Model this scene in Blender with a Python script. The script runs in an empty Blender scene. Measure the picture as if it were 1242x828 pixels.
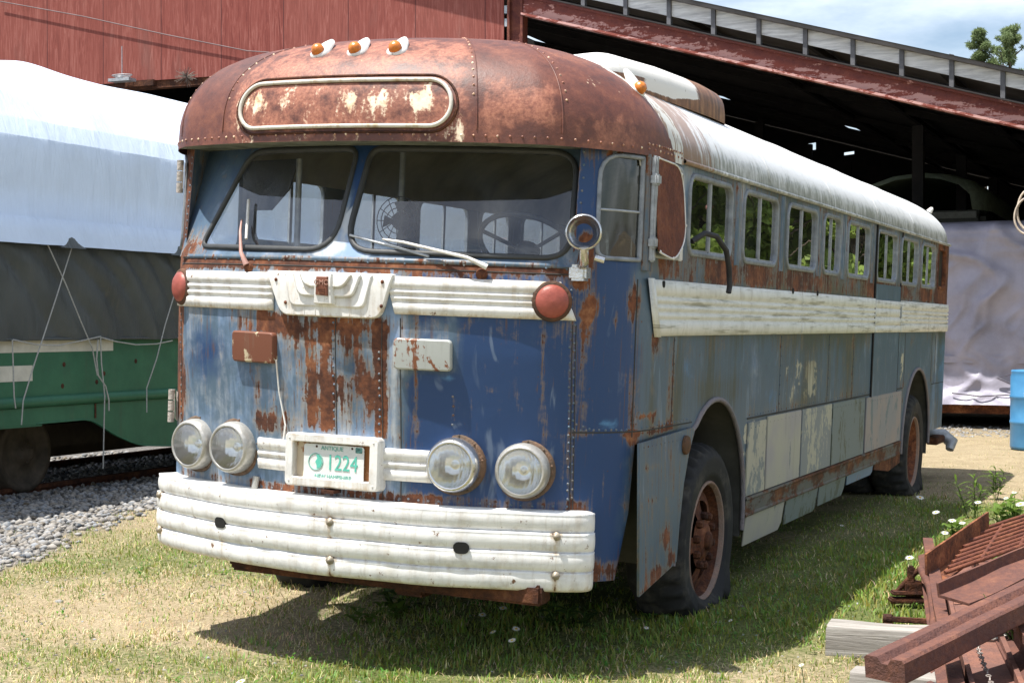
import bpy, bmesh, math, random
import numpy as np
from math import sin, cos, pi, sqrt, atan, atan2, radians
from mathutils import Vector, Matrix, noise as mnoise
from mathutils.geometry import delaunay_2d_cdt
random.seed(7); rng = np.random.default_rng(7)
scene = bpy.context.scene
COL = scene.collection
V = Vector

# ------------------------------------------------------------------ camera data
CAM = V((3.579, -6.181, 1.442)); YAW = radians(23.583); PIT = radians(-0.504); FPX = 1935.66
_f = V((-sin(YAW)*cos(PIT), cos(YAW)*cos(PIT), sin(PIT))); _r = V((cos(YAW), sin(YAW), 0)); _u = _r.cross(_f)
def ray(u, v): return _f + _r*((u-621)/FPX) - _u*((v-414)/FPX)
def at_x(u, v, x): d = ray(u, v); return CAM + d*((x-CAM.x)/d.x)
def at_y(u, v, y): d = ray(u, v); return CAM + d*((y-CAM.y)/d.y)
def at_z(u, v, z): d = ray(u, v); return CAM + d*((z-CAM.z)/d.z)
def smooth(a, b, x):
    t = min(1, max(0, (x-a)/(b-a))); return t*t*(3-2*t)
def nz(x, y, z=0.0): return mnoise.noise(V((x, y, z)))

# ------------------------------------------------------------------ node helper
class NB:
    def __init__(s, name):
        s.m = bpy.data.materials.new(name); s.m.use_nodes = True
        s.t = s.m.node_tree; s.n = s.t.nodes; s.n.clear()
        s.out = s.n.new('ShaderNodeOutputMaterial')
        s.co = None
    def link(s, a, b): s.t.links.new(a, b)
    def _set(s, sock, v):
        if hasattr(v, 'is_output') or isinstance(v, bpy.types.NodeSocket): s.link(v, sock)
        else:
            if isinstance(v, (tuple, list)) and len(v) == 3 and sock.type == 'RGBA': v = (*v, 1)
            sock.default_value = v
    def obj(s):
        if s.co is None: s.co = s.n.new('ShaderNodeTexCoord').outputs['Object']
        return s.co
    def sc(s, sx, sy, sz, vec=None):
        n = s.n.new('ShaderNodeVectorMath'); n.operation = 'MULTIPLY'
        s._set(n.inputs[0], vec or s.obj()); n.inputs[1].default_value = (sx, sy, sz); return n.outputs[0]
    def noise(s, scale=5, detail=4, rough=.55, vec=None, dist=0.0):
        n = s.n.new('ShaderNodeTexNoise'); s._set(n.inputs['Vector'], vec or s.obj())
        n.inputs['Scale'].default_value = scale; n.inputs['Detail'].default_value = detail
        n.inputs['Roughness'].default_value = rough; n.inputs['Distortion'].default_value = dist
        return n.outputs['Fac']
    def voro(s, scale=5, vec=None, feat='F1', out='Distance'):
        n = s.n.new('ShaderNodeTexVoronoi'); n.feature = feat; s._set(n.inputs['Vector'], vec or s.obj()); n.inputs['Scale'].default_value = scale
        return n.outputs[out]
    def math(s, op, a, b=0.0, c=None, clamp=False):
        n = s.n.new('ShaderNodeMath'); n.operation = op; n.use_clamp = clamp
        s._set(n.inputs[0], a); s._set(n.inputs[1], b)
        if c is not None: s._set(n.inputs[2], c)
        return n.outputs[0]
    def step(s, x, a, b, lo=0.0, hi=1.0):
        n = s.n.new('ShaderNodeMapRange'); n.interpolation_type = 'SMOOTHSTEP'
        s._set(n.inputs[0], x); s._set(n.inputs[1], a); s._set(n.inputs[2], b); n.inputs[3].default_value = lo; n.inputs[4].default_value = hi
        return n.outputs[0]
    def ramp(s, x, stops):
        n = s.n.new('ShaderNodeValToRGB'); r = n.color_ramp
        while len(r.elements) < len(stops): r.elements.new(.5)
        for e, (p, c) in zip(r.elements, stops): e.position = p; e.color = (*c, 1) if len(c) == 3 else c
        s._set(n.inputs[0], x); return n.outputs[0]
    def mix(s, f, a, b, mode='MIX'):
        n = s.n.new('ShaderNodeMix'); n.data_type = 'RGBA'; n.blend_type = mode; n.clamp_factor = True
        s._set(n.inputs[0], f); s._set(n.inputs[6], a); s._set(n.inputs[7], b); return n.outputs[2]
    def attr(s, name):
        n = s.n.new('ShaderNodeAttribute'); n.attribute_name = name
        q = s.n.new('ShaderNodeSeparateColor'); s.link(n.outputs['Color'], q.inputs[0])
        return q.outputs[0], q.outputs[1], q.outputs[2], n.outputs['Alpha'], n.outputs['Color']
    def xyz(s, vec=None):
        q = s.n.new('ShaderNodeSeparateXYZ'); s._set(q.inputs[0], vec or s.obj()); return q.outputs
    def bump(s, h, strength=.3, dist=.01):
        n = s.n.new('ShaderNodeBump'); s._set(n.inputs['Height'], h); n.inputs['Strength'].default_value = strength; n.inputs['Distance'].default_value = dist
        return n.outputs[0]
    def pr(s, col, rough=.5, metal=0.0, normal=None, spec=.5, **kw):
        p = s.n.new('ShaderNodeBsdfPrincipled'); s._set(p.inputs['Base Color'], col); s._set(p.inputs['Roughness'], rough); s._set(p.inputs['Metallic'], metal)
        p.inputs['Specular IOR Level'].default_value = spec
        if normal is not None: s.link(normal, p.inputs['Normal'])
        for k, v in kw.items(): s._set(p.inputs[k.replace('_', ' ')], v)
        s.link(p.outputs[0], s.out.inputs[0]); return p

def M_plain(name, col, rough=.6, metal=0.0, var=.25, scale=8, bump=.15, spec=.4, dist=.01):
    b = NB(name); n = b.noise(scale, 5, .6)
    dk = tuple(c*(1-var) for c in col); lt = tuple(min(.95, c*(1+var)) for c in col)
    b.pr(b.ramp(n, [(.3, dk), (.7, lt)]), rough, metal, b.bump(b.noise(scale*6, 3), bump, dist), spec); return b.m

def rustcol(b, k=1.0):
    n1 = b.noise(6, 8, .65); n2 = b.noise(38, 4, .6)
    x = b.math('ADD', b.math('MULTIPLY', n1, .65), b.math('MULTIPLY', n2, .35))
    return b.ramp(x, [(.32, (.028*k, .012*k, .009*k)), (.46, (.085*k, .031*k, .017*k)), (.56, (.175*k, .062*k, .027*k)), (.70, (.34*k, .155*k, .070*k))])
def M_rust(name, k=1.0, rough=.8, spec=.3, tint=None, mixf=.45):
    b = NB(name); c = rustcol(b, k)
    if tint: c = b.mix(mixf, c, tint)
    b.pr(c, rough, 0, b.bump(b.math('ADD', b.noise(60, 4), b.math('MULTIPLY', b.noise(14, 6, .75), 2.0)), .8, .007), spec); return b.m

# ---- bus paint: attribute pm = (rust, pale, cream, navy), pm2 = (sky blue, grime, 0)
def M_body():
    b = NB('bus_paint'); R, G, B, A, _ = b.attr('pm'); SB, GR, _, _, _ = b.attr('pm2')
    st = b.noise(1, 6, .6, b.sc(30, 30, 2.0)); st2 = b.noise(1, 4, .6, b.sc(75, 75, 3.2)); big = b.noise(3.2, 5, .6, dist=.6)
    fin = b.noise(45, 5, .65); med = b.noise(11, 6, .65, dist=.4); drip = b.noise(1, 5, .62, b.sc(62, 62, 1.5)); strp = b.noise(1, 3, .5, b.sc(9, 9, .5))
    def c(n): return b.math('SUBTRACT', n, .5)
    nav = b.step(b.math('ADD', A, b.math('ADD', b.math('MULTIPLY', c(big), 1.1), b.math('MULTIPLY', c(st), .5))), .2, .8)
    col = b.mix(nav, (.080, .125, .172), (.016, .050, .142))
    sky = b.step(b.math('ADD', SB, b.math('MULTIPLY', c(med), 1.3)), .45, .95)
    col = b.mix(sky, col, (.075, .205, .38))
    pal = b.step(b.math('ADD', G, b.math('ADD', b.math('MULTIPLY', c(st), .6), b.math('MULTIPLY', c(med), .8))), .3, 1.0)
    col = b.mix(pal, col, b.mix(b.step(b.math('ADD', b.noise(4.5, 4, .6), b.math('MULTIPLY', c(st), .4)), .42, .62), (.205, .305, .47), (.44, .47, .50)))
    sc = b.noise(7, 3, .5, b.sc(1, 1, .35), 1.5)
    col = b.mix(b.math('MULTIPLY', b.step(sc, .60, .72), .35), col, (.26, .33, .42))
    col = b.mix(b.math('MULTIPLY', b.step(fin, .60, .75), .16), col, (.05, .055, .05))
    cr = b.step(b.math('ADD', B, b.math('ADD', b.math('MULTIPLY', c(med), 1.5), b.math('MULTIPLY', c(fin), .4))), .48, .56)
    col = b.mix(cr, col, (.50, .47, .36))
    gm = b.step(b.math('ADD', GR, b.math('ADD', b.math('MULTIPLY', c(st), 1.2), b.math('MULTIPLY', c(st2), .6))), .35, .95)
    col = b.mix(b.math('MULTIPLY', gm, .80), col, (.058, .062, .040))
    rn = b.math('ADD', R, b.math('ADD', b.math('MULTIPLY', c(st), .75), b.math('ADD', b.math('MULTIPLY', c(fin), .35), b.math('ADD', b.math('MULTIPLY', c(med), .7), b.math('ADD', b.math('MULTIPLY', c(drip), .75), b.math('MULTIPLY', c(strp), .25))))))
    stain = b.step(rn, .26, .56)
    col = b.mix(b.math('MULTIPLY', stain, .55), col, (.25, .175, .095))
    dl = b.math('MULTIPLY', b.step(b.noise(1, 3, .5, b.sc(95, 95, 1.1), .3), .58, .66), b.step(b.math('ADD', R, b.math('MULTIPLY', c(big), .9)), .17, .34))
    col = b.mix(b.math('MULTIPLY', dl, .6), col, (.115, .058, .030))
    sp2 = b.step(b.math('ADD', b.noise(24, 6, .72), b.math('MULTIPLY', R, .10)), .675, .705); col = b.mix(b.math('MULTIPLY', sp2, .85), col, (.10, .045, .025))
    rm = b.step(rn, .48, .57)
    col = b.mix(rm, col, rustcol(b, 1.0))
    rough = b.math('ADD', b.math('MULTIPLY', rm, .38), b.math('ADD', .36, b.math('MULTIPLY', med, .22)))
    h = b.math('ADD', b.math('MULTIPLY', rm, b.math('ADD', .3, fin)), b.math('MULTIPLY', big, .9))
    b.pr(col, rough, 0, b.bump(h, .35, .006), .4); return b.m

# ---- rusty roof cap: attribute pm = (white wash, pink wear and painted sunlight, cream scrape, 0)
def M_cap():
    b = NB('roof_cap_rust'); W, P, S, _, _ = b.attr('pm')
    big = b.noise(3, 6, .6, dist=.5); med = b.noise(13, 6, .7); fin = b.noise(70, 4, .65); st = b.noise(1, 5, .6, b.sc(26, 26, 4))
    def c(n): return b.math('SUBTRACT', n, .5)
    col = b.ramp(b.math('ADD', b.math('MULTIPLY', big, .5), b.math('MULTIPLY', med, .5)), [(.32, (.050, .018, .015)), (.5, (.13, .042, .027)), (.68, (.27, .10, .055))])
    pk = b.step(b.math('ADD', P, b.math('ADD', b.math('MULTIPLY', c(med), 1.3), b.math('MULTIPLY', c(big), .8))), .45, .85)
    col = b.mix(pk, col, b.ramp(fin, [(.35, (.22, .075, .048)), (.65, (.40, .165, .10))]))
    sp = b.step(fin, .66, .72)
    col = b.mix(b.math('MULTIPLY', sp, .7), col, (.04, .02, .016))
    sm = b.step(b.math('ADD', S, b.math('ADD', b.math('MULTIPLY', c(st), 1.2), b.math('ADD', b.math('MULTIPLY', c(fin), .7), b.math('MULTIPLY', c(med), .6)))), .5, .72)
    col = b.mix(sm, col, b.ramp(med, [(.35, (.60, .34, .17)), (.6, (.78, .66, .50))]))
    wm = b.step(b.math('ADD', W, b.math('ADD', b.math('MULTIPLY', c(med), .5), b.math('MULTIPLY', c(st), .5))), .48, .58)
    wc = b.mix(b.step(st, .50, .62), (.62, .62, .58), (.27, .17, .10))
    col = b.mix(wm, col, wc)
    rough = b.math('ADD', .40, b.math('MULTIPLY', med, .28))
    b.pr(col, rough, 0, b.bump(b.math('ADD', fin, b.math('MULTIPLY', big, 2)), .35, .004), .5); return b.m

# ---- white trim; stains along its grooves
def M_white(name='white_trim', col=(.74, .73, .70), stain=.32, streak=True):
    b = NB(name); st = b.noise(1, 5, .65, b.sc(24, 24, 3)); med = b.noise(9, 6, .65); fin = b.noise(60, 3)
    c1 = b.mix(b.step(med, .42, .72), col, tuple(c*.76 for c in col)); c1 = b.mix(b.math('MULTIPLY', b.step(b.noise(1, 5, .6, b.sc(40, 40, 5), .5), .55, .72), .35), c1, (.34, .30, .23))
    s = b.step(b.math('ADD', st, b.math('MULTIPLY', med, .4)), .66, .90)
    c2 = b.mix(b.math('MULTIPLY', s, stain), c1, (.36, .26, .14))
    r = b.step(b.math('ADD', b.noise(17, 6, .7), b.math('MULTIPLY', fin, .2)), .74, .79)
    c3 = b.mix(r, c2, (.16, .08, .04)); yl = b.step(b.noise(1, 4, .6, b.sc(5, 5, .8)), .62, .75); c3 = b.mix(b.math('MULTIPLY', yl, .25), c3, (.50, .43, .28))
    rs = b.math('ADD', b.attr('rs')[0], b.math('MULTIPLY', b.math('SUBTRACT', b.math('ADD', b.math('MULTIPLY', st, .6), b.math('MULTIPLY', b.noise(38, 5, .7), .4)), .5), 1.3))
    c3 = b.mix(b.math('MULTIPLY', b.step(rs, .22, .5), .6), c3, (.42, .30, .16)); c3 = b.mix(b.step(rs, .50, .60), c3, (.13, .06, .03))
    b.pr(c3, .48, 0, b.bump(b.math('ADD', med, b.math('MULTIPLY', fin, .2)), .2, .01), .45); return b.m
def M_sidewhite():
    b = NB('side_moulding_white'); st = b.noise(1, 5, .65, b.sc(24, 9, 3)); med = b.noise(8, 6, .65); lo = b.noise(1, 5, .6, b.sc(6, 2.2, 40))
    c1 = b.mix(b.step(med, .40, .75), (.74, .74, .69), (.58, .58, .52))
    c2 = b.mix(b.math('MULTIPLY', b.step(lo, .52, .68), .6), c1, (.17, .16, .10))
    c3 = b.mix(b.math('MULTIPLY', b.step(st, .58, .75), .35), c2, (.22, .17, .10))
    b.pr(c3, .55, 0, b.bump(med, .15, .01), .4); return b.m
def M_roof():
    b = NB('white_roof_paint'); x, y, z = b.xyz(); st = b.noise(1, 5, .65, b.sc(9, 26, 4)); med = b.noise(7, 7, .7); fin = b.noise(50, 4, .7)
    c1 = b.mix(b.step(med, .45, .7), (.74, .75, .76), (.60, .62, .62))
    low = b.step(z, 2.45, 2.235)                                       # dirt gathers just above the drip rail
    g = b.step(b.math('ADD', b.math('MULTIPLY', low, .35), b.math('ADD', b.math('MULTIPLY', st, .55), b.math('MULTIPLY', med, .45))), .66, .92)
    c2 = b.mix(b.math('MULTIPLY', g, .8), c1, (.13, .135, .10))
    fr = b.step(y, 2.3, 1.0)
    r = b.step(b.math('ADD', b.math('MULTIPLY', fr, .52), b.math('ADD', b.math('MULTIPLY', st, .85), b.math('MULTIPLY', fin, .15))), .80, .98)
    c3 = b.mix(b.math('MULTIPLY', r, .8), c2, (.25, .12, .055))
    k = b.step(b.noise(5, 8, .75), .66, .70); c3 = b.mix(b.math('MULTIPLY', k, .6), c3, (.20, .19, .16))
    b.pr(c3, .42, 0, b.bump(b.math('ADD', med, b.math('MULTIPLY', fin, .3)), .2, .01), .5); return b.m
def M_flake(name, cream, under, amt, lilac=None):
    b = NB(name); med = b.noise(1, 7, .68, b.sc(7, 7, 3.2), .6); fin = b.noise(40, 4, .6); st = b.noise(1, 5, .6, b.sc(22, 22, 2))
    x = b.math('ADD', b.math('MULTIPLY', med, .8), b.math('MULTIPLY', fin, .2))
    top = cream if lilac is None else b.mix(b.step(b.noise(2.5, 3), .4, .65), cream, lilac)
    col = b.mix(b.step(x, amt, amt+.03), top, under)
    col = b.mix(b.math('MULTIPLY', b.step(st, .55, .75), .4), col, (.16, .15, .11))
    b.pr(col, .55, 0, b.bump(x, .3, .004), .35); return b.m

def M_glass(name, tint=(.8, .85, .83), dust=.06, dustcol=(.5, .52, .5), rough=.01, streak=False):
    b = NB(name)
    tr = b.n.new('ShaderNodeBsdfTransparent'); tr.inputs[0].default_value = (*tint, 1)
    gl = b.n.new('ShaderNodeBsdfGlossy'); gl.inputs['Roughness'].default_value = rough; gl.inputs[0].default_value = (1, 1, 1, 1)
    bn = b.bump(b.noise(2.2, 2), .05, .02); b.link(bn, gl.inputs['Normal'])
    fr = b.n.new('ShaderNodeLayerWeight'); fr.inputs['Blend'].default_value = .5
    f2 = b.math('ADD', b.math('MULTIPLY', b.math('POWER', fr.outputs['Facing'], 5.0), 2.4), .08, clamp=True)
    m = b.n.new('ShaderNodeMixShader'); b.link(f2, m.inputs[0]); b.link(tr.outputs[0], m.inputs[1]); b.link(gl.outputs[0], m.inputs[2])
    df = b.n.new('ShaderNodeBsdfDiffuse'); df.inputs[0].default_value = (*dustcol, 1)
    d = b.math('MULTIPLY', b.step(b.noise(1, 6, .65, b.sc(3, 3, 1.2), .8), .25, .8), dust*2)
    m2 = b.n.new('ShaderNodeMixShader'); b.link(d, m2.inputs[0]); b.link(m.outputs[0], m2.inputs[1]); b.link(df.outputs[0], m2.inputs[2])
    b.link(m2.outputs[0], b.out.inputs[0]); return b.m

MAT = {}
MAT['body'] = M_body(); MAT['cap'] = M_cap(); MAT['white'] = M_white(); MAT['bumper'] = M_white('bumper_white', (.75, .75, .73), .25)
MAT['sidewhite'] = M_sidewhite(); MAT['roof'] = M_roof(); MAT['rust'] = M_rust('rust'); MAT['rust_dark'] = M_rust('dark_rust', .55)
MAT['rust_red'] = M_rust('red_oxide_rust', 1.0, tint=(.15, .045, .032)); MAT['rust_orange'] = M_rust('orange_rust', 1.35)
MAT['scrap'] = M_rust('scrap_iron_rust', .95, tint=(.15, .078, .070), mixf=.5); MAT['scrap_lt'] = M_rust('light_scrap_rust', 1.2, tint=(.25, .14, .12), mixf=.5)
MAT['rubber'] = M_plain('black_rubber', (.028, .028, .03), .65, var=.35, scale=12)
MAT['gasket'] = M_plain('window_rubber', (.045, .048, .05), .55)
b = NB('tyre_rubber'); nn = b.noise(7, 6, .65); b.pr(b.mix(b.step(nn, .48, .72), (.024, .024, .024), (.075, .068, .056)), .8, 0, b.bump(b.noise(50, 4), .3, .004), .3); MAT['tyre'] = b.m
MAT['alu'] = M_plain('dull_aluminium', (.36, .38, .40), .5, .35, var=.25, scale=20)
MAT['bolt'] = M_plain('bolt_steel', (.30, .26, .20), .5, .3)
MAT['chrome'] = M_plain('worn_chrome', (.62, .62, .62), .22, .9, var=.15, scale=14)
MAT['chromed'] = M_plain('grey_headlamp_shell', (.42, .41, .38), .38, .45, var=.25, scale=16)
MAT['gap'] = M_plain('dark_gap', (.012, .012, .011), .9)
MAT['under'] = M_plain('underbody_grime', (.035, .027, .021), .9, var=.4)
MAT['well'] = M_plain('wheel_well_grey', (.075, .075, .066), .9, var=.4, scale=5)
MAT['glass'] = M_glass('window_glass', (.95, .97, .97), .02)
MAT['sideglass'] = M_glass('dirty_side_glass', (.32, .35, .32), .03, (.32, .34, .28)); MAT['seam'] = M_plain('seam_shadow_line', (.045, .045, .042), .9)
MAT['wsglass'] = M_glass('dusty_windscreen_glass', (.95, .97, .98), .03, (.46, .54, .66))
MAT['redlens'] = M_plain('faded_red_lens', (.30, .075, .055), .42, var=.2, scale=25)
MAT['amber'] = M_plain('amber_lens', (.55, .17, .02), .25, var=.3, scale=60, spec=.6)
MAT['interior'] = M_plain('bus_interior_grey', (.16, .16, .155), .8)
MAT['ceil'] = M_plain('bus_ceiling_beige', (.45, .41, .32), .7, var=.3, scale=3)
MAT['seat'] = M_plain('bus_seat_vinyl', (.07, .075, .09), .6)
MAT['dark'] = M_plain('dark_enamel', (.03, .03, .032), .4)
MAT['chip'] = M_flake('flaked_hatch_paint', (.40, .42, .40), (.20, .075, .035), .52)
MAT['chiprust'] = M_flake('rusty_hatch_paint', (.16, .058, .032), (.50, .42, .28), .525)

# ------------------------------------------------------------------ mesh helper
class MB:
    def __init__(s): s.v = []; s.f = []; s.mi = []; s.sm = []
    def add(s, vs, fs, mi=0, sm=True):
        o = len(s.v); s.v += [tuple(p) for p in vs]
        for f in fs: s.f.append(tuple(i+o for i in f)); s.mi.append(mi); s.sm.append(sm)
    def grid(s, rows, mi=0, sm=True, closed=False):
        n = len(rows[0]); vs = [p for r in rows for p in r]; fs = []
        for i in range(len(rows)-1):
            for j in range(n if closed else n-1):
                k = (j+1) % n; fs.append((i*n+j, i*n+k, (i+1)*n+k, (i+1)*n+j))
        s.add(vs, fs, mi, sm)
    def box(s, lo, hi, mi=0, M=None, bev=0.0):
        x0, y0, z0 = lo; x1, y1, z1 = hi
        if bev <= 0:
            vs = [(x, y, z) for z in (z0, z1) for y in (y0, y1) for x in (x0, x1)]
            fs = [(0, 2, 3, 1), (4, 5, 7, 6), (0, 1, 5, 4), (2, 6, 7, 3), (0, 4, 6, 2), (1, 3, 7, 5)]
        else:
            b = min(bev, (x1-x0)*.45, (y1-y0)*.45, (z1-z0)*.45)
            bm = bmesh.new(); bmesh.ops.create_cube(bm, size=1)
            for w in bm.verts: w.co = V(((x0+x1)/2+w.co.x*(x1-x0), (y0+y1)/2+w.co.y*(y1-y0), (z0+z1)/2+w.co.z*(z1-z0)))
            bmesh.ops.bevel(bm, geom=list(bm.edges), offset=b, segments=2, affect='EDGES')
            bm.verts.index_update(); vs = [tuple(w.co) for w in bm.verts]; fs = [tuple(w.index for w in f.verts) for f in bm.faces]; bm.free()
        if M: vs = [tuple(M @ V(p)) for p in vs]
        s.add(vs, fs, mi, False)
    def tube(s, pts, r, n=8, mi=0, cap=True):
        pts = [V(p) for p in pts]; rows = []
        t0 = (pts[1]-pts[0]).normalized(); ref = V((0, 0, 1)) if abs(t0.z) < .9 else V((1, 0, 0)); a = t0.cross(ref).normalized()
        for i, p in enumerate(pts):
            t = (pts[min(i+1, len(pts)-1)]-pts[max(i-1, 0)]); t = t.normalized() if t.length > 1e-9 else t0
            a = (a-t*a.dot(t)).normalized(); b = t.cross(a); rr = r[i] if isinstance(r, (list, tuple)) else r
            rows.append([p+(a*cos(2*pi*k/n)+b*sin(2*pi*k/n))*rr for k in range(n)])
        s.grid(rows, mi, True, True)
        if cap:
            s.add(rows[0], [tuple(range(n))[::-1]], mi); s.add(rows[-1], [tuple(range(n))], mi)
    def lathe(s, prof, M, n=32, mi=0, sm=True):      # prof [(r, h)] around local Z, M places it
        rows = [[M @ V((r*cos(2*pi*k/n), r*sin(2*pi*k/n), h)) for k in range(n)] for r, h in prof]; s.grid(rows, mi, sm, True)
    def dome(s, c, nrm, r, h, n=6, mi=0):             # small rivet head
        nrm = nrm.normalized(); a = nrm.orthogonal().normalized(); b = nrm.cross(a); r0 = []; r1 = []
        for k in range(n):
            d = a*cos(2*pi*k/n)+b*sin(2*pi*k/n); r0.append(c+d*r); r1.append(c+d*r*.6+nrm*h*.8)
        s.add(r0+r1+[c+nrm*h], [(k, (k+1) % n, n+(k+1) % n, n+k) for k in range(n)]+[(n+k, n+(k+1) % n, 2*n) for k in range(n)], mi)
    def prism(s, poly, f0, f1, mi=0, sm=False):       # poly of 2-D points mapped through two functions (front, back)
        n = len(poly); a = [f0(*p) for p in poly]; b = [f1(*p) for p in poly]
        s.add(a+b, [tuple(range(n)), tuple(range(2*n-1, n-1, -1))]+[(i, i+n, (i+1) % n+n, (i+1) % n) for i in range(n)], mi, sm)
    def build(s, name, mats, parent=None, attrs=None, recalc=False):
        me = bpy.data.meshes.new(name); me.from_pydata(s.v, [], s.f)
        mats = mats if isinstance(mats, (list, tuple)) else [mats]
        for m in mats: me.materials.append(m)
        me.polygons.foreach_set('material_index', s.mi); me.polygons.foreach_set('use_smooth', s.sm)
        for k, arr in (attrs or {}).items():
            at = me.color_attributes.new(k, 'FLOAT_COLOR', 'POINT'); at.data.foreach_set('color', np.asarray(arr, dtype=np.float32).ravel())
        me.update()
        if recalc:
            bm = bmesh.new(); bm.from_mesh(me); bmesh.ops.recalc_face_normals(bm, faces=bm.faces); bm.to_mesh(me); bm.free()
        o = bpy.data.objects.new(name, me); COL.objects.link(o)
        if parent: o.parent = parent
        return o

def tag(o, label=None, cat=None, group=None, kind=None):
    if label: o['label'] = label
    if cat: o['category'] = cat
    if group: o['group'] = group
    if kind: o['kind'] = kind
    return o
def empty(name, loc=(0, 0, 0), rot=(0, 0, 0)):
    o = bpy.data.objects.new(name, None); o.empty_display_size = .2; COL.objects.link(o); o.location = loc; o.rotation_euler = rot; return o
def kids(o): return [c for c in bpy.data.objects if c.parent == o]
def copy_tree(o, parent=None):
    c = o.copy(); COL.objects.link(c); c.parent = parent
    for ch in kids(o): copy_tree(ch, c)
    return c
def text_mesh(name, body, size, mat, parent, M, extrude=.0015, align='CENTER', sx=1.0):
    cu = bpy.data.curves.new(name, 'FONT'); cu.body = body; cu.size = size; cu.extrude = extrude; cu.align_x = align; cu.align_y = 'CENTER'
    t = bpy.data.objects.new(name, cu); COL.objects.link(t); dg = bpy.context.evaluated_depsgraph_get(); dg.update()
    me = bpy.data.meshes.new_from_object(t.evaluated_get(dg)); bpy.data.objects.remove(t)
    me.transform(M @ Matrix.Diagonal((sx, 1, 1, 1))); me.materials.clear(); me.materials.append(mat)
    o = bpy.data.objects.new(name, me); COL.objects.link(o); o.parent = parent; return o
def dens(P, d):                                           # adds points along long straight edges
    out = []; n = len(P)
    for i in range(n):
        a, b = V(P[i]), V(P[(i+1) % n]); k = max(1, int((b-a).length/d))
        for j in range(k): q = a.lerp(b, j/k); out.append((q.x, q.y))
    return out
def rrect(a0, a1, b0, b1, r, n=5):
    pts = []
    for cx, cy, t0 in ((a1-r, b1-r, 0), (a0+r, b1-r, pi/2), (a0+r, b0+r, pi), (a1-r, b0+r, 1.5*pi)):
        for k in range(n+1):
            t = t0+pi/2*k/n; pts.append((cx+r*cos(t), cy+r*sin(t)))
    return pts
def rpoly(pts, r, n=5):                                  # polygon with rounded corners; r may be a list
    out = []; N = len(pts)
    for i in range(N):
        p = V(pts[i]); a = V(pts[i-1])-p; b = V(pts[(i+1) % N])-p; q = r[i] if isinstance(r, (list, tuple)) else r
        d = min(q, a.length*.45, b.length*.45); p0 = p+a.normalized()*d; p1 = p+b.normalized()*d
        for k in range(n+1):
            t = k/n; w = p0*(1-t)**2+p*2*t*(1-t)+p1*t*t; out.append((w.x, w.y))
    return out
def inset(poly, d):
    n = len(poly); A = sum(poly[i][0]*poly[(i+1) % n][1]-poly[(i+1) % n][0]*poly[i][1] for i in range(n)); sg = 1 if A > 0 else -1; out = []
    for i in range(n):
        k = 1
        while True:
            t = V(poly[(i+k) % n])-V(poly[i-k])
            if t.length > 1e-6: break
            k += 1
        t.normalize(); out.append((poly[i][0]-t.y*d*sg, poly[i][1]+t.x*d*sg))
    return out
def inpoly(x, y, P):
    c = False; j = len(P)-1
    for i in range(len(P)):
        if (P[i][1] > y) != (P[j][1] > y) and x < (P[j][0]-P[i][0])*(y-P[i][1])/(P[j][1]-P[i][1])+P[i][0]: c = not c
        j = i
    return c
def ring(mb, poly, w, f, o0, o1, mi=0):                  # frame around a closed 2-D outline; w inward width, offsets o0 (back) .. o1 (front)
    poly = dens(poly, .05)
    i1 = inset(poly, w*.25); i2 = inset(poly, w*.75); i3 = inset(poly, w)
    rows = [[f(*p, o0) for p in poly], [f(*p, o1*.6) for p in poly], [f(*p, o1) for p in i1], [f(*p, o1) for p in i2], [f(*p, o1*.6) for p in i3], [f(*p, o0) for p in i3]]
    mb.grid(rows, mi, True, True)
def sheet(mb, outer, holes, pts, f, mi=0, attrfn=None):  # triangulated sheet with holes, mapped through f
    vs = []; es = []
    def loop(P):
        o = len(vs); n = len(P); vs.extend(V(p) for p in P); es.extend((o+i, o+(i+1) % n) for i in range(n))
    loop(outer)
    for h in holes: loop(h)
    vs.extend(V(p) for p in pts)
    rv, _, rf, *_ = delaunay_2d_cdt(vs, es, [], 0, 1e-5)
    bb = [(min(p[0] for p in h), max(p[0] for p in h), min(p[1] for p in h), max(p[1] for p in h), h) for h in holes]
    fs = []
    for t in rf:
        cx = sum(rv[i].x for i in t)/3; cy = sum(rv[i].y for i in t)/3
        if not inpoly(cx, cy, outer): continue
        if any(a <= cx <= b and c <= cy <= d and inpoly(cx, cy, h) for a, b, c, d, h in bb): continue
        fs.append(tuple(t))
    mb.add([f(p.x, p.y) for p in rv], fs, mi)
    return [(p.x, p.y) for p in rv]
# ================================================================== THE BUS (bus frame: X across, Y back, Z up)
AL = radians(2.333)
bus = empty('bus', (1.1*(1-cos(AL)), 0, 1.1*sin(AL)), (0, AL, 0))
tag(bus, 'derelict rusty blue and white coach with a rust brown roof front', 'bus')
BW = .24
def _plan():
    P = [(x, BW*x*x) for x in np.linspace(0, .9, 60)]
    t0 = atan(2*BW*.9); r = .32/(1-sin(t0))
    P += [(.9+r*(sin(t)-sin(t0)), BW*.81+r*(cos(t0)-cos(t))) for t in np.linspace(t0, pi/2, 40)[1:]]
    P += [(1.22, y) for y in np.linspace(P[-1][1], 9.4, 240)[1:]]
    P += [(.72+.5*cos(t), 9.4+.5*sin(t)) for t in np.linspace(0, pi/2, 20)[1:]]
    P += [(x, 9.9) for x in np.linspace(.72, 0, 12)[1:]]
    return np.array(P)
PLN = _plan(); PS = np.concatenate([[0], np.cumsum(np.hypot(*np.diff(PLN, axis=0).T))]); SMAX = PS[-1]
def plan(s):
    a = abs(s); x = float(np.interp(a, PS, PLN[:, 0])); y = float(np.interp(a, PS, PLN[:, 1])); return (x if s >= 0 else -x), y
def plann(s):
    x0, y0 = plan(s-.004); x1, y1 = plan(s+.004); n = V((y1-y0, -(x1-x0), 0)); return n.normalized()
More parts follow.
